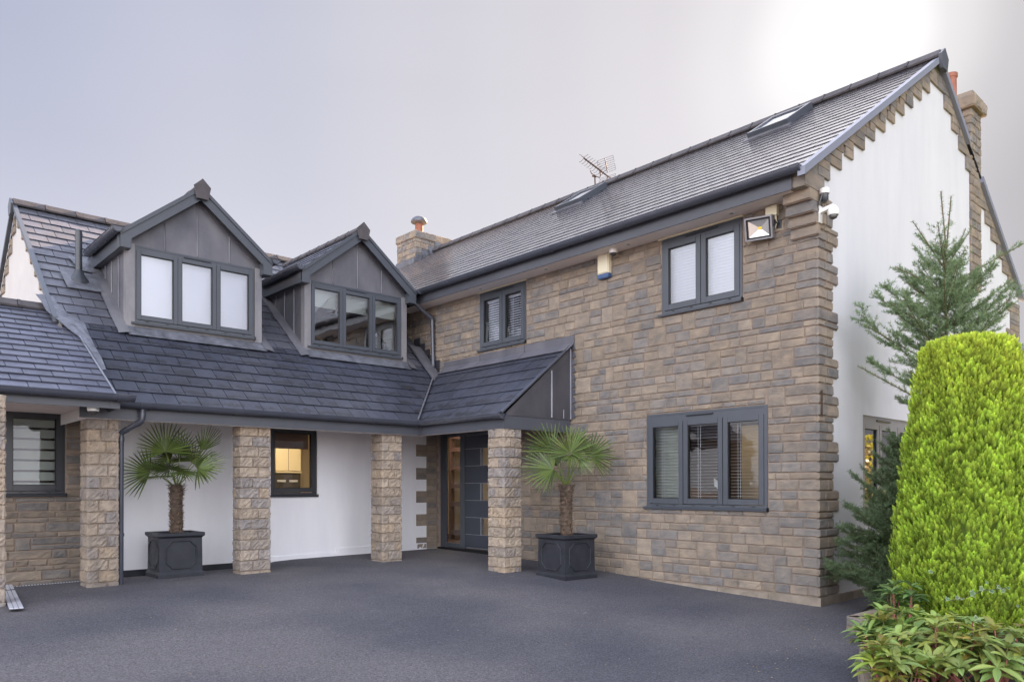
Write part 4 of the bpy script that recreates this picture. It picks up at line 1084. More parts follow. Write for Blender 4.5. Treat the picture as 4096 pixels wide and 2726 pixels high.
r = MB(); r.lathe((px_, py_, 8.22), [(.13, 0), (.115, .05), (.11, .42), (.12, .45)], 20); pot = r.build('chimney_pot', 'terracotta', c1, smooth=True)
r = MB(); r.lathe((px_, py_, 8.64), [(.13, -.02), (.225, .02), (.235, .04), (.225, .08), (.18, .145), (.11, .185), (.02, .20)], 22); r.build('cowl', 'lead_bright', c1, smooth=True)
r = MB()
for i in range(5):
    xx = 3.30+i*.22; r.box(xx, xx+.24, 5.375, 5.40, roofz(xx)-.05, roofz(xx)+.27+.02*(i % 2), 0, jit((1, 1, 1), .08))
r.box(3.26, 3.30, 5.40, 6.3, 7.2, 7.48, 0)
r.build('lead_flashing', 'lead_bright', c1)
c2 = chimney(5.57, 6.05, -7.625, -7.02, 4.5, 7.56, .075, 'tall stone chimney rising out of the white gable on the right-hand slope', 1)
r = MB(); r.box(5.52, 6.10, -7.67, -6.97, 7.76, 7.83); r.build('chimney_cap', 'concrete', c2)
r = MB(); r.lathe((5.83, -7.24, 7.83), [(.10, 0), (.092, .05), (.09, .46), (.108, .48), (.108, .54), (.09, .54)], 18); r.build('chimney_pot', 'terracotta', c2, smooth=True)

# ------------------------------------------------------------------ downpipes
def downpipe(path, r_, brackets, label=None):
    mb = MB(); P = [Vector(p) for p in path]
    pts = [P[0]]
    for i in range(1, len(P)-1):
        a = (P[i-1]-P[i]).normalized(); b = (P[i+1]-P[i]).normalized(); k = .035
        for t in (0, .25, .5, .75, 1): pts.append((P[i]+a*k)*(1-t)**2+P[i]*2*t*(1-t)+(P[i]+b*k)*t*t)
    pts.append(P[-1]); mb.tube(pts, r_, 14)
    for i in range(1, len(P)-1):
        for q in (P[i-1], P[i+1]):
            d = (q-P[i]).normalized(); mb.tube([P[i]+d*.05, P[i]+d*.10], r_+.005, 14)
    o = mb.build('downpipe', 'gutter', house, smooth=True, label=label)
    for (c, n_) in brackets:
        b = MB(); c = Vector(c); n_ = Vector(n_); b.tube([c-Z*.02, c+Z*.02], r_+.008, 14); b.tube([c, c-n_*.10], .010, 6)
        b.build('bracket', 'gutter', o, smooth=True)
    return o
downpipe([(-5.80, FY-.066, 2.20), (-5.80, FY-.066, 2.0), (-5.985, -1.26, 1.85), (-5.985, -1.24, gz(-6, -1.3)-.02)], .034, [((-5.985, -1.24, 1.76), (0, -1, 0)), ((-5.985, -1.24, .54), (0, -1, 0))], 'dark downpipe with swan neck beside the left pillars')
downpipe([(XF-.066, .10, 4.76), (XF-.066, .10, 4.66), (-.085, .03, 4.40), (-.085, .0, 3.46), (-.13, -.05, 3.42)], .036, [((-.085, .03, 4.28), (-1, 0, 0)), ((-.085, .01, 3.85), (-1, 0, 0))], 'dark downpipe from the main gutter down to the porch roof')

# ------------------------------------------------------------------ wall fixtures
def dome_cam(loc, r_, label, n=(0, 0, -1), mats=('white_plastic', 'oven')):
    t = thing('security_camera', label, 'camera', loc, 'security cameras on the house'); c = Vector(loc); n = Vector(n)
    b = MB(); b.lathe(c, [(r_, 0), (r_, .045), (r_*.92, .06)], 24, ax=n); b.build('housing', mats[0], t, smooth=True)
    b = MB(); b.lathe(c+n*.055, [(r_*.78, 0), (r_*.74, r_*.35), (r_*.55, r_*.62), (r_*.2, r_*.78)], 20, ax=n); b.build('lens_dome', mats[1], t, smooth=True)
    return t
dome_cam((-.18, -4.59, 4.658), .062, 'white dome camera under the main soffit above the cream alarm box')
dome_cam((-6.42, -1.72, 2.125), .066, 'white dome camera under the soffit of the left extension')
t = thing('security_camera', 'small white and black camera high on the stone corner under the verge', 'camera', (.0, -7.64, 4.62), 'security cameras on the house'); c = Vector((.0, -7.70, 4.63))
b = MB(); b.lathe(c+Vector((0, 0, .0)), [(.055, 0), (.058, .02), (.055, .06), (.02, .075)], 20); b.build('housing', 'white_plastic', t, smooth=True)
b = MB(); b.lathe(c+Vector((0, 0, -.09)), [(.03, 0), (.045, .02), (.045, .085)], 18); b.tube([c+Vector((-.05, .0, -.0)), c+Vector((-.06, .04, -.13))], .012, 8); b.tube([c+Vector((-.06, .055, -.12)), c+Vector((-.02, .06, -.21)), c+Vector((.05, .06, -.18)), c+Vector((.06, .06, -.06))], .004, 6); b.build('lens_barrel', 'upvc_dark', t, smooth=True)
t = thing('security_camera', 'large white dome camera on a white wall bracket at the stone corner', 'camera', (.03, -7.64, 4.40), 'security cameras on the house'); c = Vector((.035, -7.64, 4.42))
b = MB(); b.box(-.03, .05, -7.65, -7.625, 4.30, 4.50); b.prism([(.01-.025, -7.65, 4.46), (.01-.025, -7.65, 4.41), (.01-.025, -7.80, 4.445), (.01-.025, -7.80, 4.485)], (.05, 0, 0)); b.build('bracket', 'white_plastic', t)
b = MB(); cc2 = Vector((.01, -7.80, 4.35)); b.lathe(cc2, [(.060, 0), (.066, .012), (.066, .05), (.058, .075), (.036, .105), (.02, .12)], 24); b.build('housing', 'white_plastic', t, smooth=True)
b = MB(); b.lathe(cc2, [(.044, .01), (.050, -.008), (.040, -.034), (.015, -.046)], 20); b.build('lens_dome', 'oven', t, smooth=True)
# alarm box
t = thing('alarm_box', 'cream alarm bell box with a blue base on the stone wall under the soffit', 'alarm box', (-.03, -4.32, 4.28))
b = MB(); b.fbox(FM, 4.20, 4.42, 4.37, 4.70, .02, .085); b.fbox(FM, 4.215, 4.405, 4.38, 4.69, .085, .10); b.build('cover', 'cream_plastic', t)
b = MB(); b.fbox(FM, 4.202, 4.418, 4.31, 4.368, .02, .092); b.fbox(FM, 4.22, 4.40, 4.30, 4.31, .03, .08); b.build('strobe', 'blue_plastic', t)
# floodlight, tilted
t = thing('floodlight', 'square grey halogen style floodlight with yellow led on the stone wall right of the window', 'floodlight', (-.03, -6.9, 4.40))
fz = (Vector((0, 0, 1))*cos(.30)+Vector((-1, 0, 0))*sin(.30)*-1).normalized()
Ff = Fr((-.14, -6.92, 4.385), (.22, -1, .0), (-1, -.22, -.35), None)
Ff.n = Vector((-.95, -.12, -.30)).normalized(); Ff.u = Vector((.12, -1, .05)).normalized(); Ff.z = Ff.u.cross(Ff.n).normalized(); Ff.z = Ff.z if Ff.z.z > 0 else -Ff.z
rot = rad(-6); u_, z_ = Ff.u.copy(), Ff.z.copy(); Ff.u = u_*cos(rot)+z_*sin(rot); Ff.z = -u_*sin(rot)+z_*cos(rot)
b = MB()
for (p, q, u, v) in ((-.175, -.155, -.14, .14), (.155, .175, -.14, .14), (-.155, .155, -.14, -.12), (-.155, .155, .12, .14)): b.fbox(Ff, p, q, u, v, -.05, .02)
b.fbox(Ff, -.16, .16, -.125, .125, -.07, -.045); b.fbox(Ff, -.10, .10, -.09, .09, -.12, -.07)
b.build('housing', 'grey_metal', t)
b = MB()
for (p, q, u, v) in ((-.155, -.132, -.12, .12), (.132, .155, -.12, .12), (-.132, .132, -.12, -.10), (-.132, .132, .10, .12)): b.fbox(Ff, p, q, u, v, -.04, .012)
b.build('gasket', 'black', t)
b = MB(); O = [(-.132, -.10), (.132, -.10), (.132, .10), (-.132, .10)]; I = [(-.02, -.015), (.02, -.015), (.02, .015), (-.02, .015)]
for i in range(4):
    j = (i+1) % 4; b.face([Ff(*O[i], .0), Ff(*O[j], .0), Ff(*I[j], -.042), Ff(*I[i], -.042)])
b.build('reflector', 'reflector', t)
b = MB(); b.fbox(Ff, -.02, .02, -.015, .015, -.044, -.036); b.build('led', 'led', t)
b = MB(); b.tube([Ff(.17, 0, -.04), FM(7.12, 4.42, .09), FM(7.14, 4.42, .0)], .012, 8); b.fbox(FM, 7.10, 7.16, 4.36, 4.46, .0, .03); b.build('bracket', 'upvc_dark', t)
b = MB(); b.fbox(FM, 6.98, 7.13, 4.52, 4.64, .02, .085); b.tube([FM(7.10, 4.52, .05), FM(7.10, 4.47, .05)], .014, 8); b.tube([FM(7.10, 4.48, .05), FM(7.13, 4.43, .07), FM(7.10, 4.36, .06)], .005, 6); b.tube([FM(7.0, 4.645, .04), FM(7.25, 4.66, .03), FM(7.5, 4.62, .03)], .004, 6)
tag(b.build('junction_box', 'cream_plastic'), 'cream junction box with a cable gland just above the floodlight', 'junction box')
# rusty rod on the corner stones
b = MB(); b.tube([(.03, -7.645, 1.98), (.03, -7.645, 2.30)], .008, 8); b.tube([(.03, -7.60, 2.28), (.03, -7.65, 2.28)], .006, 6); b.tube([(.03, -7.60, 2.02), (.03, -7.65, 2.02)], .006, 6)
tag(b.build('gate_hook', 'rust'), 'thin rusty iron rod fixed upright on the stone corner', 'rod')

# ------------------------------------------------------------------ aerial
t = thing('tv_aerial', 'rusty television aerial with grid reflector on a mast at the roof ridge', 'aerial', (4.15, -.36, 7.9))
M0 = Vector((4.15, -.45, 7.75)); rt = Vector((.738, -.674, 0)); tw = Vector((-.674, -.738, 0))
S_ = 1/176.0     # metres per full-res pixel at the mast
def ap(x, y, d=0): return M0+Z*0+rt*((x-2355)*S_)+Z*((760-y)*S_)+tw*d
b = MB(); b.tube([ap(2355, 765), ap(2352, 678)], .016, 8); b.tube([ap(2334, 660), ap(2338, 672), ap(2356, 683), ap(2371, 690), ap(2375, 680), ap(2373, 660)], .010, 6); b.tube([ap(2341, 682), ap(2358, 686)], .018, 6)
b.build('mast', 'rust', t)
b = MB(); b.tube([ap(2306, 619, .1), ap(2417, 684, -.1)], .012, 8)
for i in range(9):
    f_ = i/8; c = ap(2306+f_*80, 619+f_*47, .1-.15*f_)
    for sx in (-1, 1):
        for sz in (-1, 1):
            b.tube([c, c+rt*.05*sx*.5+Z*.035*sz, c+rt*(.075*sx)+Z*.075*sz+rt*.01, c+rt*(.13*sx*.8)+Z*.085*sz], .0045, 4)
b.build('director_boom', 'rust', t)
def grid(p0, p1, q0, q1, name, nbar):   # p: spine from p0 to p1; q0, q1: bar half vector ends
    b = MB(); b.tube([p0, p1], .010, 6)
    for i in range(nbar):
        f_ = i/(nbar-1); c = p0.lerp(p1, f_); b.tube([c+q0, c+q1], .0035, 4)
    for g0, g1 in ((0, .42), (.55, 1)):
        for q in (q0, q1): b.tube([p0.lerp(p1, g0)+q, p0.lerp(p1, g1)+q], .0035, 4)
    b.build(name, 'rust', t)
grid(ap(2392, 612), ap(2403, 668), (ap(2425, 600)-ap(2392, 612)), (ap(2361, 623)-ap(2392, 612)), 'grid_reflector', 8)
grid(ap(2404, 682), ap(2391, 728), (ap(2436, 674)-ap(2404, 683)), (ap(2372, 694)-ap(2404, 683)), 'grid_reflector', 8)

# ------------------------------------------------------------------ planters
def planter(loc, rot, s, h, label):
    t = thing('planter', label, 'planter', loc, 'planters with palms by the house'); t.rotation_euler = (0, 0, rot)
    b = MB(); hw = s/2
    tap = .93
    def ring(w_, z): return [(-w_, -w_, z), (w_, -w_, z), (w_, w_, z), (-w_, w_, z)]
    lv = [(hw+.012, 0), (hw+.012, .05), (hw*.985, .075), (hw*.97, .085), (hw*.955, h-.075), (hw*.965, h-.07), (hw+.005, h-.055), (hw+.018, h-.045), (hw+.018, h-.006), (hw+.010, h), (hw-.045, h), (hw-.045, h-.10)]
    V = []; 
    for w_, z in lv: V += ring(w_, z)
    Fs = [(3, 2, 1, 0)]
    for i in range(len(lv)-1):
        for k in range(4): Fs.append((4*i+k, 4*i+(k+1) % 4, 4*i+4+(k+1) % 4, 4*i+4+k))
    b.mesh(V, Fs)
    # raised octagonal moulding on each side
    for k in range(4):
        a = k*pi/2; u = Vector((cos(a), sin(a), 0)); n = Vector((sin(a), -cos(a), 0)); F = Fr(n*(hw*.962), u, n)
        w_, z0, z1, c = hw*.68, .125, h-.115, .085
        P = [(-w_+c, z0), (w_-c, z0), (w_, z0+c), (w_, z1-c), (w_-c, z1), (-w_+c, z1), (-w_, z1-c), (-w_, z0+c)]
        b.tube([F(*p, .002) for p in P]+[F(*P[0], .002)], .011, 8, cap=False)
    b.build('pot', 'planter', t, local=True)
    b = MB(); n = 8
    V = [((-hw+.05)+(s-.1)*i/n, (-hw+.05)+(s-.1)*j/n, h-.055+R.uniform(-.008, .012)) for j in range(n+1) for i in range(n+1)]
    b.mesh(V, [(j*(n+1)+i, j*(n+1)+i+1, (j+1)*(n+1)+i+1, (j+1)*(n+1)+i) for j in range(n) for i in range(n)]); b.build('soil', 'soil', t, local=True)
    return t
P1 = Vector((-5.165, -.80, gz(-5.2, -.9)-.005)); P2 = Vector((-.855, -4.26, gz(-.85, -4.3)-.012))
planter(P1, rad(-2), .585, .615, 'charcoal square planter with octagonal panels under the left palm by the white wall')
planter(P2, rad(-4), .60, .625, 'charcoal square planter with octagonal panels holding the palm beside the stone wall')
# ------------------------------------------------------------------ palms
def basis(rv): return rt*rv[0]+Z*rv[1]+tw*rv[2]
def palm(loc, trunk, crown_px, scale, leaves, label, seed, lean=0):
    """trunk: (height, radius); leaves: (hub px, axis, normal, radius m, spread deg)"""
    RR = random.Random(seed); t = thing('palm_tree', label, 'palm tree', loc, 'potted fan palms'); L = Vector(loc); H, rad0 = trunk
    b = MB(); n = 18; rings = 26; V = []
    for i in range(rings+1):
        f_ = i/rings; rr = rad0*(1.0-.10*sin(f_*pi)+.20*max(0, f_-.72)*(1-f_)*12)*(1 if f_ < .93 else .8)
        for j in range(n):
            a = 2*pi*j/n; k = rr*(1+RR.uniform(-.10, .10)+(.06 if i % 2 else -.05)); V.append(L+Vector((cos(a)*k, sin(a)*k, f_*H))+rt*lean*f_*f_)
    b.mesh(V, [(i*n+j, i*n+(j+1) % n, (i+1)*n+(j+1) % n, (i+1)*n+j) for i in range(rings) for j in range(n)]+[tuple(rings*n+j for j in range(n))], 0)
    for i in range(1500):   # fibres
        f_ = RR.random()**.8; a = RR.uniform(0, 2*pi); rr = rad0*(1+.12*(f_ > .8)); p = L+Vector((cos(a)*rr*.95, sin(a)*rr*.95, f_*H))+rt*lean*f_*f_
        o = Vector((cos(a), sin(a), 0)); s_ = o.cross(Z); ln = RR.uniform(.02, .05)*(1.8 if f_ > .86 else 1)
        tip = p+o*ln*RR.uniform(.25, .9)+s_*ln*RR.uniform(-1, 1)+Z*ln*RR.uniform(-.3, .9 if f_ > .8 else .4)
        w_ = s_.normalized()*.0035 if RR.random() < .5 else Z*.0035; k = RR.uniform(.5, 1.6)
        b.face([p-w_, p+w_, tip], 0, (k, k*.97, k*.92))
    for i in range(26):    # cut leaf bases
        f_ = RR.uniform(.05, .9); a = RR.uniform(0, 2*pi); o = Vector((cos(a), sin(a), 0)); p = L+o*rad0*.95+Z*f_*H+rt*lean*f_*f_
        b.tube([p, p+o*.02+Z*.03], .008, 5, 0, (2.2, 2.0, 1.7), r1=.004)
    b.build('trunk', 'palm_fibre', t)
    crown = L+Z*H+rt*lean; lf = MB()
    obs = []
    for (hx, hy, dep, ax, nr, rad_, spread) in leaves:
        rad_ *= 1.10
        hub = crown+rt*((hx-crown_px[0])*scale)+Z*((crown_px[1]-hy)*scale)+tw*dep
        a = basis(ax).normalized(); nn = basis(nr); nn = (nn-a*nn.dot(a)).normalized(); sd_ = a.cross(nn)
        m = MB(); c0 = RR.uniform(.8, 1.25)
        base = crown+(hub-crown).normalized()*.02-Z*.05
        mid = base.lerp(hub, .5)+Z*(.03)
        m.tube([base, mid, hub], .0075, 6, 0, (1.35, 1.3, .75), r1=.005)
        ns = max(12, int(spread/8.5)); 
        for i in range(ns):
            ang = rad(-spread/2+spread*(i+.5)/ns)+RR.uniform(-.015, .015); ln = rad_*(.80+.20*cos(ang*.75))*RR.uniform(.90, 1.05)
            d = a*cos(ang)+sd_*sin(ang); per = -a*sin(ang)+sd_*cos(ang); wm = rad_*rad(spread/ns)*.185
            droop = RR.uniform(.0, .05)*rad_; kk = c0*RR.uniform(.50, 1.50); col = (kk*RR.uniform(.9, 1.15), kk, kk*.9)
            pts = []
            for f_, wf, fold in ((.02, .10, 0), (.34, 1.0, .5), (.70, .80, .5), (.92, .42, .3), (1.0, .04, 0)):
                c = hub+d*(ln*f_)-Z*(droop*max(0, f_-.5)**2*4)+nn*(-.05*rad_*f_*f_)
                pts.append((c-per*wm*wf+nn*wm*wf*fold, c-nn*wm*wf*fold*.6, c+per*wm*wf+nn*wm*wf*fold))
            for k in range(4):
                p, q = pts[k], pts[k+1]; tipc = col if k < 3 or RR.random() > .3 else (col[0]*1.7, col[1]*1.25, col[2])
                m.face([p[0], p[1], q[1], q[0]], 0, tipc); m.face([p[1], p[2], q[2], q[1]], 0, (tipc[0]*.92, tipc[1]*.92, tipc[2]*.92))
        m.build('frond', 'palm_leaf', t)
    return t
# positions below are offsets in the plane facing the garden side, converted to metres
lv1 = [(870, 490, .10, (-.05, 1, .05), (0, -.1, 1), .435, 215), (985, 520, -.05, (.35, 1, -.1), (-.3, 0, 1), .36, 170), (955, 700, .22, (-.25, .35, 1), (0, 1, -.35), .40, 290),
       (690, 735, .10, (-1, .12, .15), (0, .35, 1), .40, 165), (1230, 690, .05, (1, .12, .2), (-.1, .75, .8), .40, 160), (1225, 470, -.10, (.62, 1, 0), (1, -.6, .35), .38, 120),
       (1130, 640, -.12, (.8, .75, -.2), (-.2, -.1, 1), .32, 190), (830, 775, .20, (.25, -.15, 1), (0, 1, .3), .24, 230), (820, 560, -.20, (-1, .35, -.2), (.2, .3, 1), .36, 160),
       (1090, 720, .15, (.6, -.35, .6), (.2, .8, .3), .30, 170), (900, 600, -.25, (-.4, .5, -.8), (0, 1, .4), .3, 200)]
palm((P1.x+.02, P1.y, P1.z+.54), (.74, .088), (960, 870), 1/3.137/268, lv1, 'potted fan palm with shaggy brown trunk under the left part of the porch', 3, -.0)
lv2 = [(610, 440, .08, (-.72, .80, .1), (.1, .1, 1), .42, 125), (830, 480, .18, (.08, 1, .1), (0, -.1, 1), .40, 225), (612, 690, .22, (-1, .22, .15), (.05, .55, .85), .45, 190),
       (1100, 510, .0, (1, .22, 0), (-.1, .15, 1), .38, 150), (460, 470, -.18, (-.8, .5, -.3), (0, .2, 1), .22, 160), (930, 330, -.18, (.55, .8, -.3), (0, 0, 1), .26, 180),
       (870, 490, .12, (.1, -1, .25), (0, .2, 1), .20, 150), (680, 640, -.05, (-.3, .9, .1), (.7, 0, .8), .28, 120), (960, 560, .1, (.8, -.6, .3), (.2, .6, .8), .26, 120),
       (720, 560, -.25, (0, .6, -1), (0, 1, .4), .30, 200), (640, 700, .18, (-.2, -1, .2), (0, 0, 1), .16, 110), (1010, 420, -.3, (.8, .5, -.4), (0, .3, 1), .3, 170)]
palm((P2.x+.0, P2.y-.0, P2.z+.55), (.79, .088), (790, 880), 1/3.136/285, lv2, 'potted fan palm with shaggy brown trunk in front of the stone wall', 5, .0)

# ------------------------------------------------------------------ big foliage meshes (numpy)
def np_mesh(name, V, Fc, cols, matn, parent=None, label=None):
    """V (n,3), Fc (m,k) same-size faces, cols (m,3)"""
    me = bpy.data.meshes.new(name); V = np.asarray(V, np.float32); Fc = np.asarray(Fc, np.int32); m, k = Fc.shape
    off = Vector(parent.location) if parent is not None else Vector((0, 0, 0)); V = V-np.array(off[:], np.float32)
    me.vertices.add(len(V)); me.vertices.foreach_set('co', V.ravel()); me.loops.add(m*k); me.loops.foreach_set('vertex_index', Fc.ravel())
    me.polygons.add(m); me.polygons.foreach_set('loop_start', np.arange(0, m*k, k, dtype=np.int32)); me.polygons.foreach_set('loop_total', np.full(m, k, np.int32))
    me.materials.append(MATS[matn]); me.update(calc_edges=True)
    at = me.color_attributes.new('Col', 'FLOAT_COLOR', 'CORNER'); c4 = np.ones((m, k, 4), np.float32); c4[:, :, :3] = np.asarray(cols, np.float32)[:, None, :]; at.data.foreach_set('color', c4.ravel())
    o = bpy.data.objects.new(name, me); COL.objects.link(o)
    if parent is not None: o.parent = parent
    return o
rng = np.random.default_rng(11)
def norm(a): return a/np.maximum(1e-9, np.linalg.norm(a, axis=-1, keepdims=True))
# --- spruce
def spruce(loc, H, Rm, label, tall=True, dens=1.0, tone_=1.0):
    t = thing('spruce_tree', label, 'spruce tree', loc); L = np.array(loc, float)
    tb = MB(); tb.tube([Vector(loc)+Z*((H-(.6 if tall else .05))*i/10)+Vector((R.uniform(-.02, .02), R.uniform(-.02, .02), 0)) for i in range(11)], .055, 8, 0, (1, 1, 1), r1=.008)
    segs = []      # (p0, p1) twig segments carrying needles
    z = .12; Hc = H-(.62 if tall else 0)
    while z < Hc-.05:
        f_ = z/Hc
        prof = Rm*(1-f_)**(.45 if tall else .6)*(1.0 if f_ > .12 else .85)+.10
        if tall and z < 2.3: prof = .62
        nb = (5 if tall else 8)
        a0 = R.uniform(0, 2*pi)
        for j in range(nb):
            a = a0+2*pi*j/nb+R.uniform(-.25, .25); Lb = prof*R.uniform(.50, 1.12)
            if R.random() < .10: Lb *= 1.2
            up = .12+.95*f_**1.6+R.uniform(-.16, .22)
            d = np.array([cos(a), sin(a), up]); d /= np.linalg.norm(d); p0 = L+np.array([0, 0, z]); n = 6
            pts = [p0]
            for i in range(n):
                sag = -.22*(1-f_)*(i/n)+.55*(i/n)**2; dd = d+np.array([0, 0, sag]); dd /= np.linalg.norm(dd); pts.append(pts[-1]+dd*Lb/n)
            tb.tube([Vector(p) for p in pts], .011*(1-.5*f_), 4, 0, (.9, .9, .8), cap=False, r1=.003)
            side = np.array([-sin(a), cos(a), 0])
            for i in range(n):
                if i > 0 or f_ > .7: segs.append((pts[i], pts[i+1], 1.0))
                if i == 0 and f_ < .75: continue
                nt_ = 2 if f_ < .9 else 1
                for q in range(nt_):
                    s0 = pts[i]+(pts[i+1]-pts[i])*R.random()
                    for sg in (-1, 1):
                        tl = Lb*(.46-.32*(i/n))*R.uniform(.6, 1.15)
                        td = norm(d*.75+side*sg*R.uniform(.55, 1.0)+np.array([0, 0, R.uniform(-.15, .50)]))
                        e = s0+td*tl; mid = s0+td*tl*.5+np.array([0, 0, -.01])
                        segs.append((s0, mid, .95)); segs.append((mid, e, 1.05))
                        if tl > .16:
                            for sg2 in (-1, 1):
                                b0 = s0+td*tl*R.uniform(.25, .7); bd = norm(td*.8+np.cross(td, [0, 0, 1])*sg2*.7+np.array([0, 0, R.uniform(-.2, .25)])); segs.append((b0, b0+bd*tl*.45*R.uniform(.7, 1.2), 1.1))
        z += (.135 if f_ < .5 else .20)*R.uniform(.8, 1.2)*(1 if tall else .55)
    for q in ((-.05, .04, 0), (.05, -.04, -.05)) if tall else ():    # twin leaders
        p = L+np.array([0, 0, H-.68]); e = p+np.array([q[0], q[1], .70+q[2]]); segs.append((p, (p+e)/2, 1)); segs.append(((p+e)/2, e, 1)); tb.tube([Vector(p), Vector(e)], .009, 5, 0, (1, 1, 1), r1=.006)
    for (a, ln, up, zz) in ((2.4, .72, 1.5, 4.0), (5.6, .62, 1.5, 4.05), (5.3, 1.25, .55, 3.82), (2.5, .70, .45, 3.75), (.4, .6, 1.6, 3.95), (5.5, .55, 2.2, 4.0), (2.2, .6, .9, 3.5), (2.6, .9, .5, 3.2), (5.4, .9, .8, 3.3), (2.35, 1.1, .6, 2.8), (2.5, 1.25, .5, 2.3)) if tall else ():
        p = L+np.array([0, 0, zz]); d = norm(np.array([cos(a), sin(a), up])); e = p+d*ln
        
        for k in range(4): segs.append((p+(e-p)*k/4, p+(e-p)*(k+1)/4, 1))
        if ln > .8:
            for k in range(5):
                sg = 1 if k % 2 else -1; q0 = p+(e-p)*(.35+.11*k); q1 = q0+norm(d+np.array([-sin(a)*sg, cos(a)*sg, .35])*.9)*(.22-.02*k); segs.append((q0, q1, 1.05))
        tb.tube([Vector(p), Vector(e)], .008, 5, 0, (1, 1, 1), r1=.004)
    tb.build('trunk', 'bark', t)
    P0 = np.array([s[0] for s in segs]); P1_ = np.array([s[1] for s in segs]); K = np.array([s[2] for s in segs]); LN = np.linalg.norm(P1_-P0, axis=1)
    cnt = np.maximum(4, (LN/.0030).astype(int)); idx = np.repeat(np.arange(len(segs)), cnt); n = len(idx)
    f_ = rng.random(n); base = P0[idx]+(P1_[idx]-P0[idx])*f_[:, None]; d = norm(P1_[idx]-P0[idx])
    rv = norm(rng.normal(size=(n, 3))); rv[:, 2] += .35; pr = norm(rv-d*np.sum(rv*d, 1, keepdims=True)); nd = norm(d*rng.uniform(.45, .8, (n, 1))+pr)
    ln = rng.uniform(.026, .042, n)[:, None]; wv = norm(np.cross(nd, rng.normal(size=(n, 3))))*.0026
    V = np.stack([base-wv, base+wv, base+nd*ln+wv*.25, base+nd*ln-wv*.25], 1).reshape(-1, 3); Fc = np.arange(n*4).reshape(n, 4)
    kk = (rng.uniform(.70, 1.30, n)*K[idx]*tone_)[:, None]; c = np.array([[1, 1, 1]])*kk; c[:, 0] *= rng.uniform(.85, 1.15, n); tipm = f_ > .8; c[tipm] *= 1.1
    np_mesh('needles', V, Fc, c, 'spruce', t)
    return t
spruce((1.06, -8.68, -.30), 4.93, 1.45, 'dusty green spruce tree with sparse upright leaders in front of the white gable')
spruce((.30, -8.50, -.32), 2.05, .84, 'low dense dark green spruce bush at the foot of the white gable', False, 1.0, .66)
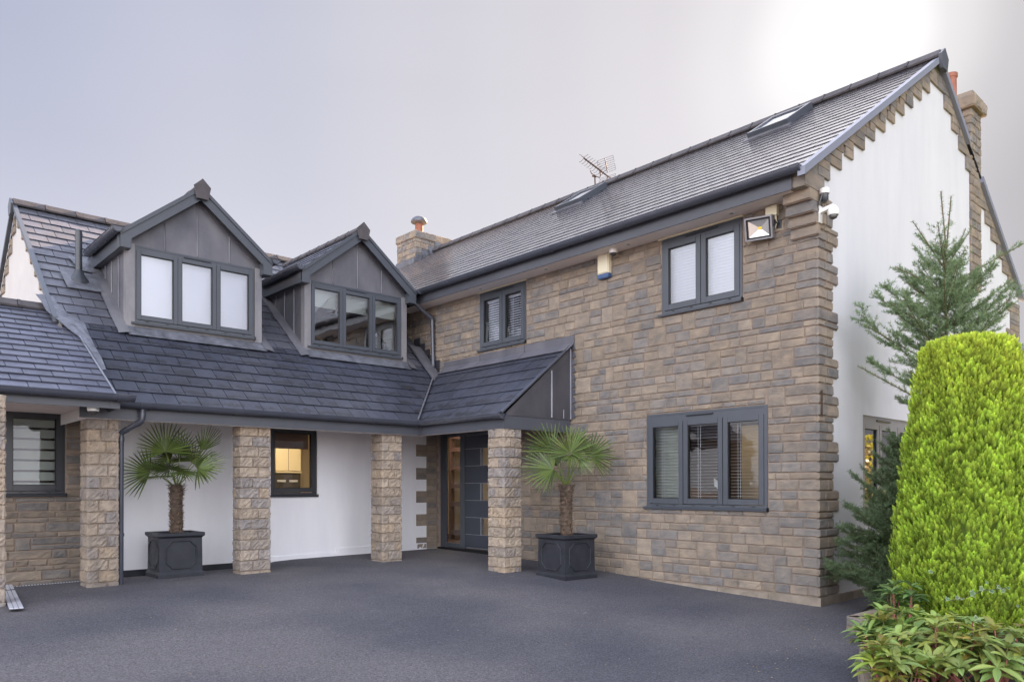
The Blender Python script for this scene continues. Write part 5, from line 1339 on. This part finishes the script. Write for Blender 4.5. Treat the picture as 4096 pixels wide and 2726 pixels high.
# --- golden conifer
def golden(loc, H, Rm, label):
    t = thing('golden_conifer', label, 'conifer', loc); L = np.array(loc, float)
    tb = MB(); tb.tube([Vector(loc), Vector(loc)+Z*H*.9], .07, 8, 0, r1=.02)
    for i in range(60):
        a = R.uniform(0, 2*pi); z = R.uniform(.1, H*.85); tb.tube([Vector(loc)+Z*z, Vector(loc)+Z*(z+.25)+Vector((cos(a), sin(a), 0))*Rm*.75], .010, 4, 0, r1=.004)
    tb.build('trunk', 'bark', t)
    def prof(f_): # radius profile
        return Rm*np.interp(f_, [0, .07, .2, .33, .59, .85, .94, .985, 1.0], [.72, .88, 1.0, .98, .85, .68, .60, .47, .25])
    # dark inner mass
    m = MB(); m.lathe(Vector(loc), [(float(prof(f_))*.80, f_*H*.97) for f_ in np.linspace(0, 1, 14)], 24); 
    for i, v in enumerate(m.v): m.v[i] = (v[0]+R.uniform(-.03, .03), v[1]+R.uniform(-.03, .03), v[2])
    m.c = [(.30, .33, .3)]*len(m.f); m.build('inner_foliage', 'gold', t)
    # sprig prototype: fan of narrow blades along a stem
    def sprig(r_):
        V = []; F_ = []
        def blade(p, d, ln, wd):
            d = norm(np.array(d, float)); s = norm(np.cross(d, r_.normal(size=3)))*wd; b = len(V)
            V.extend([p-s*.6, p+d*ln*.5-s, p+d*ln, p+d*ln*.5+s]); F_.append((b, b+1, b+2, b+3))
        for i in range(9):
            f_ = i/9; p = np.array([.0, .0, f_]); sp_ = 1-f_
            blade(p, (0.0, 0, 1), .24, .028)
            for sg in (-1, 1):
                dd = (sg*.62, r_.uniform(-.35, .35), .80); ln = .42*sp_+.13
                blade(p, dd, ln, .030)
                q = p+norm(np.array(dd))*ln*.45; blade(q, (sg*.22, r_.uniform(-.3, .3), 1), ln*.55, .026); blade(q, (sg*.95, r_.uniform(-.3, .3), .35), ln*.40, .024)
        return np.array(V), np.array(F_)
    protos = [sprig(np.random.default_rng(100+i)) for i in range(6)]
    N_ = 23000; allV = []; allF = []; allC = []; base = 0
    fz_ = rng.random(N_); az = rng.uniform(0, 2*pi, N_); topm = rng.random(N_) < .14
    clump = lambda a, z: .5+.5*np.sin(a*9+np.sin(z*5)*2.0)*np.sin(z*7.5+a*3.1)
    for i in range(N_):
        if topm[i]: f_ = rng.uniform(.88, 1.0); rr = float(prof(f_))*math.sqrt(rng.random())
        else: f_ = fz_[i]**.9*.97; rr = float(prof(f_))*rng.uniform(.84, 1.0)
        a = az[i]; cl = float(clump(a, f_*H)); rr *= .93+.10*cl
        o = np.array([cos(a), sin(a), 0.])
        if not topm[i] and o @ np.array([-.74, -.67, 0]) < -.45: continue
        p = L+o*rr+np.array([0, 0, f_*H]); lean = rng.uniform(.10, .55)*(.35 if topm[i] else 1)
        ax = norm(np.array([0, 0, 1.])+o*lean+rng.normal(size=3)*.14); fx = norm(np.cross(ax, o+rng.normal(size=3)*.5)); fy = np.cross(ax, fx)
        s = rng.uniform(.040, .088); V, F_ = protos[i % 6]
        if topm[i]: p[2] -= s*.55
        W_ = p-ax*s*.25+(V[:, :1]*fx+V[:, 1:2]*fy+V[:, 2:]*ax)*s
        allV.append(W_); allF.append(F_+base); base += len(V)
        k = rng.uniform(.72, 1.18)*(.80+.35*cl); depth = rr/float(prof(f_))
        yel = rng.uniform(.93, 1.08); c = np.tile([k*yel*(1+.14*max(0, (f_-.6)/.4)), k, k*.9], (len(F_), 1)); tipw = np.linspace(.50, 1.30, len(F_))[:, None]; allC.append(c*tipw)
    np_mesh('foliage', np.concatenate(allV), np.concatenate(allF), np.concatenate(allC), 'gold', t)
    return t
golden((-.755, -9.455, -.22), 2.80, .69, 'bright yellow-green clipped columnar conifer filling the right foreground')
# --- golden hedge added out of view for the gable window to reflect
hd = thing('added_hedge', 'unseen golden hedge added opposite the white gable for its window reflection', 'hedge', (5.5, -11.0, -.3))
hb = MB(); hb.box(2.6, 9.4, -11.4, -10.75, -.4, 2.1, 0, (.35, .3, .2)); hb.build('inner_twigs', 'bark', hd)
n = 9000; P = np.stack([rng.uniform(2.5, 9.5, n), -10.7-rng.random(n)**2*.3, rng.uniform(-.3, 2.3, n)], 1)
tp = rng.random(n) < .25; P[tp, 2] = 2.15+rng.uniform(-.1, .15, tp.sum()); P[tp, 1] = rng.uniform(-11.5, -10.65, tp.sum())
a_ = norm(rng.normal(size=(n, 3)))*.05; b_v = norm(np.cross(a_, rng.normal(size=(n, 3))))*.032
V = np.stack([P-a_, P-b_v, P+a_, P+b_v], 1).reshape(-1, 3); kk = rng.uniform(.6, 1.4, (n, 1))
np_mesh('leaves', V, np.arange(n*4).reshape(n, 4), np.array([[1.15, .95, .35]])*kk, 'leaf', hd)
# --- low stone edging, soil bed
bed_pts = [(-1.15, -8.55), (-1.30, -8.74), (-2.0, -8.98), (-2.86, -9.31), (-3.9, -9.8), (-5.2, -10.9), (-6.0, -12.6)]
w = MB()
back = [(x+.6+2.0, y+.6) for x, y in bed_pts]
V = []
outer = [(-1.15, -8.45)]+bed_pts[1:]
b_ = MB(); poly = [(x, y, -.22) for x, y in outer]+[(2.5, -13.5, -.22), (5.0, -8.1, -.22), (.5, -8.1, -.22)]
b_.face(poly[::-1]); bedo = b_.build('flower_bed', 'soil', structure='structure')
for i in range(len(outer)-1):
    p, q = Vector((*outer[i], 0)), Vector((*outer[i+1], 0)); L_ = (q-p).length; u = (q-p).normalized(); nn = u.cross(Z); nn = nn
    if nn.dot(Vector((-1, 0.3, 0))) < 0: nn = -nn
    F = Fr((p.x, p.y, 0), u, nn)
    if u.cross(Z).dot(nn) < 0: F = Fr((q.x, q.y, 0), -u, nn)
    zb = gz((p.x+q.x)/2, (p.y+q.y)/2)-.08
    w.fbox(F, 0, L_, zb, -.17, -.12, 0, 1)
    coursed(w, F, 0, L_, [zb+.06, -.27, -.165], wmin=.2, wmax=.38, jump=0, d=.018, rough=.007)
F = Fr((-1.15, -8.45, 0), (1, 0, 0), (0, 1, 0)); w.box(-1.15, 1.6, -8.56, -8.45, -.45, -.17, 1)
tag(w.build('edging_wall', ['stone_rock', 'mortar_pale']), 'low stone edging wall of the planted bed in the right foreground', 'garden wall')

# --- leafy shrubs
def leaf_cluster(mb, p, ax, n, ln, wd, col, RR, openv=.9):
    """whorl of long leaves around axis ax"""
    ax = Vector(ax).normalized(); x = ax.orthogonal().normalized(); y = ax.cross(x); a0 = RR.uniform(0, 6.28)
    for i in range(n):
        a = a0+2*pi*i/n+RR.uniform(-.25, .25); o = x*cos(a)+y*sin(a); el = RR.uniform(.15, openv)
        d = (o*cos(el)+ax*sin(el)).normalized(); s_ = d.cross(ax).normalized(); nn = s_.cross(d)
        l = ln*RR.uniform(.7, 1.15); w_ = wd*RR.uniform(.85, 1.15); k = RR.uniform(.72, 1.28); c = (col[0]*k*RR.uniform(.82, 1.12), col[1]*k, col[2]*k)
        prev = None
        for f_, wf in ((0, .10), (.18, .55), (.42, 1.0), (.68, .88), (.88, .45), (1.0, .03)):
            cp = p+d*(l*f_)-ax*(.22*l*f_*f_)-Z*(.10*l*f_*f_); e = (cp-s_*w_*wf+nn*w_*wf*.35, cp, cp+s_*w_*wf+nn*w_*wf*.35)
            if prev:
                mb.face([prev[0], prev[1], e[1], e[0]], 0, c); mb.face([prev[1], prev[2], e[2], e[1]], 0, (c[0]*1.12, c[1]*1.1, c[2]))
            prev = e
def shrub(loc, rad_, h, nst, label, seed, col=(1, 1, 1), red=.25, ln=.165, wd=.022, stemc=(1, 1, 1)):
    RR = random.Random(seed); t = thing('leafy_shrub', label, 'shrub', loc, 'leafy shrubs in the planted bed'); L = Vector(loc); mb = MB(); st = MB()
    for i in range(nst):
        a = RR.uniform(0, 2*pi); rr = rad_*math.sqrt(RR.random()); e = L+Vector((cos(a)*rr, sin(a)*rr, h*RR.uniform(.55, 1.05)*(1-.35*(rr/rad_)**2)))
        b0 = L+Vector((cos(a)*rr*.25, sin(a)*rr*.25, 0)); mid = b0.lerp(e, .5)+Vector((cos(a), sin(a), 0))*.04
        st.tube([b0, mid, e], .008, 6, 0, stemc if RR.random() < .6 else (.45, 1.4, .6), r1=.004)
        ax = (e-mid).normalized()+Z*.4
        c = col if RR.random() > red else (col[0]*1.12, col[1]*1.04, col[2]*.7)
        if RR.random() < .05: c = (col[0]*.95, col[1]*.66, col[2]*.6)
        leaf_cluster(mb, e, ax, RR.randint(6, 8), ln, wd, c, RR)
        if RR.random() < .6: leaf_cluster(mb, mid.lerp(e, .5), ax, 4, ln*.9, wd, c, RR, .5)
    st.build('stems', 'stem', t, smooth=True); mb.build('leaves', 'leaf', t)
    return t
def at(px, py, depth):   # world point from a photo pixel and a depth along the view
    d = Fw*3033.78+R2*(px-2048)-U2*(py-1932); return CAM+d*(depth/3033.78)
SH = [((3620, 2640), 5.9, .32, .42, 30, (.88, 1.0, .8), .10, 'yellowing leafy shrub at the near left corner of the planted bed'),
      ((3740, 2690), 5.35, .36, .48, 34, (.95, 1.0, .8), .15, 'lime green long-leaved shrub at the foot of the golden conifer'),
      ((3930, 2720), 5.1, .32, .46, 26, (.85, .95, .9), .15, 'green whorled shrub in the middle of the bed front with red stems'),
      ((4080, 2735), 5.0, .30, .50, 24, (.9, .85, .9), .35, 'reddening leafy shrub at the right edge of the picture'),
      ((3580, 2710), 5.1, .22, .34, 22, (.90, 1.0, .8), .12, 'low pale green shrub spilling over the bed edging onto the driveway'),
      ((3545, 2620), 5.9, .20, .34, 18, (.62, .85, .8), .1, 'dark green low shrub nearest the end of the edging wall'),
      ((3600, 2560), 7.0, .22, .50, 16, (.5, .68, .75), .02, 'dull green leafy shrub between the spruce and the golden conifer')]
for i, (pp, dep, rd, hh, ns, cl, red, lab) in enumerate(SH):
    q = at(pp[0], pp[1], dep); q.z = -.24
    shrub(q, rd, hh, ns, lab, 40+i, cl, red)
# long red arching stems
# --- ivy ground cover at the front of the bed
RR = random.Random(77); V = []; Fc = []; Cc = []
def ivy_leaf(V, Fc, Cc, p, n_, s, white):
    n_ = norm(np.array(n_, float)); x = norm(np.cross(n_, np.array([RR.uniform(-1, 1), RR.uniform(-1, 1), .3]))); y = np.cross(n_, x)
    lob = [(0, -.15), (.55, -.35), (.5, .15), (.85, .45), (.35, .5), (0, 1.0), (-.35, .5), (-.85, .45), (-.5, .15), (-.55, -.35)]
    for sc_f, lift_, col in ((1.0, 0, (3.2, 2.6, 2.9) if white else (1, 1, 1)), (.74, .003, (.75+RR.uniform(-.2, .3), 1.0+RR.uniform(-.2, .2), .8))):
        b = len(V)
        for (a, c) in lob: V.append(p+(x*a*sc_f+y*(c*sc_f+(1-sc_f)*.15))*s+n_*(lift_+.12*s*abs(a)*sc_f))
        Fc.append(list(range(b, b+10))); Cc.append(col)
vtow = np.array((-Fw.x, -Fw.y, .55))
for i in range(950):
    px_i = RR.uniform(3420, 4150); dep = RR.uniform(4.7, 6.3)
    q = at(px_i, 2726, dep); z = -.20+RR.uniform(0, .16)
    # keep inside the bed: project from the edge line
    p = np.array((q.x, q.y, z))
    inside = True
    for k in range(len(outer)-1):
        (x0, y0), (x1, y1) = outer[k], outer[k+1]
        if (x1-x0)*(p[1]-y0)-(y1-y0)*(p[0]-x0) < -.04: inside = False; break
    if not inside: continue
    ivy_leaf(V, Fc, Cc, p, vtow+np.array([RR.uniform(-.6, .6) for _ in range(3)]), RR.uniform(.018, .036), RR.random() < .75)
iv = MB(); iv.v = [tuple(v) for v in V]; iv.f = [tuple(f_) for f_ in Fc]; iv.c = Cc; iv.m = [0]*len(Fc)
if iv.f:
    o = iv.build('ivy', 'ivy'); tag(o, 'variegated ivy covering the soil at the front of the planted bed', 'ivy'); o['kind'] = 'stuff'
# ivy strand on the conifer
V = []; Fc = []; Cc = []
for (px_i, py_i, s_) in ((3790, 2390, .03), (3825, 2388, .03), (3848, 2392, .018), (3885, 2372, .045), (3922, 2352, .035), (3965, 2362, .03), (3998, 2345, .032), (4010, 2358, .03), (4030, 2348, .026), (3725, 2283, .028), (3945, 2328, .02), (3910, 2470, .05), (4070, 2420, .02)):
    q = at(px_i, py_i, 6.35); ivy_leaf(V, Fc, Cc, np.array(q[:]), vtow+np.array([RR.uniform(-.4, .4) for _ in range(3)]), s_, True)
iv = MB(); iv.v = [tuple(v) for v in V]; iv.f = [tuple(f_) for f_ in Fc]; iv.c = Cc; iv.m = [0]*len(Fc)
tl = [at(3770, 2400, 6.4), at(3850, 2395, 6.38), at(3930, 2360, 6.38), at(4040, 2350, 6.4)]
n0 = len(iv.f); iv.tube(tl, .003, 5, 0, (1.2, .8, .8))
tag(iv.build('ivy_strand', 'ivy'), 'strand of white-edged ivy leaves climbing on the golden conifer', 'ivy')

# ------------------------------------------------------------------ drains
b = MB(); c0 = [(-7.06, -.12), (-7.00, -.12), (-7.29, -2.70), (-7.42, -2.70)]
p0 = Vector((-7.065, -.22, gz(-7, -.2)+.03)); p1 = Vector((-7.355, -2.68, gz(-7.3, -2.7)+.03)); dd = (p1-p0); s_ = Vector((-dd.y, dd.x, 0)).normalized()
Ld = dd.length; dn = dd.normalized()
for i in range(5):
    a, c = p0+dn*(Ld*i/5+.004), p0+dn*(Ld*(i+1)/5-.004)
    for k in range(3):
        w0 = -.062+.043*k; w1 = w0+.036; b.prism([a+s_*w0, a+s_*w1, c+s_*w1, c+s_*w0], (0, 0, .012))
    b.prism([a-s_*.062-Z*.004, a+s_*.062-Z*.004, c+s_*.062-Z*.004, c-s_*.062-Z*.004], (0, 0, .008), 1)
tag(b.build('channel_drain', ['bright_metal', 'upvc_dark']), 'silver slotted channel drain running out beside the far left pillar', 'drain')
b = MB()
for i in range(60):
    x = -8.1+i*.0335; b.box(x, x+.018, -.255, -.225, gz(x, -.24)-.01, gz(x, -.24)+.010)
b.box(-8.1, -6.1, -.262, -.218, -.3, gz(-7, -.24)+.002, 1)
tag(b.build('slot_drain', ['bright_metal', 'black']), 'narrow beaded slot drain along the foot of the left stone wall', 'drain')
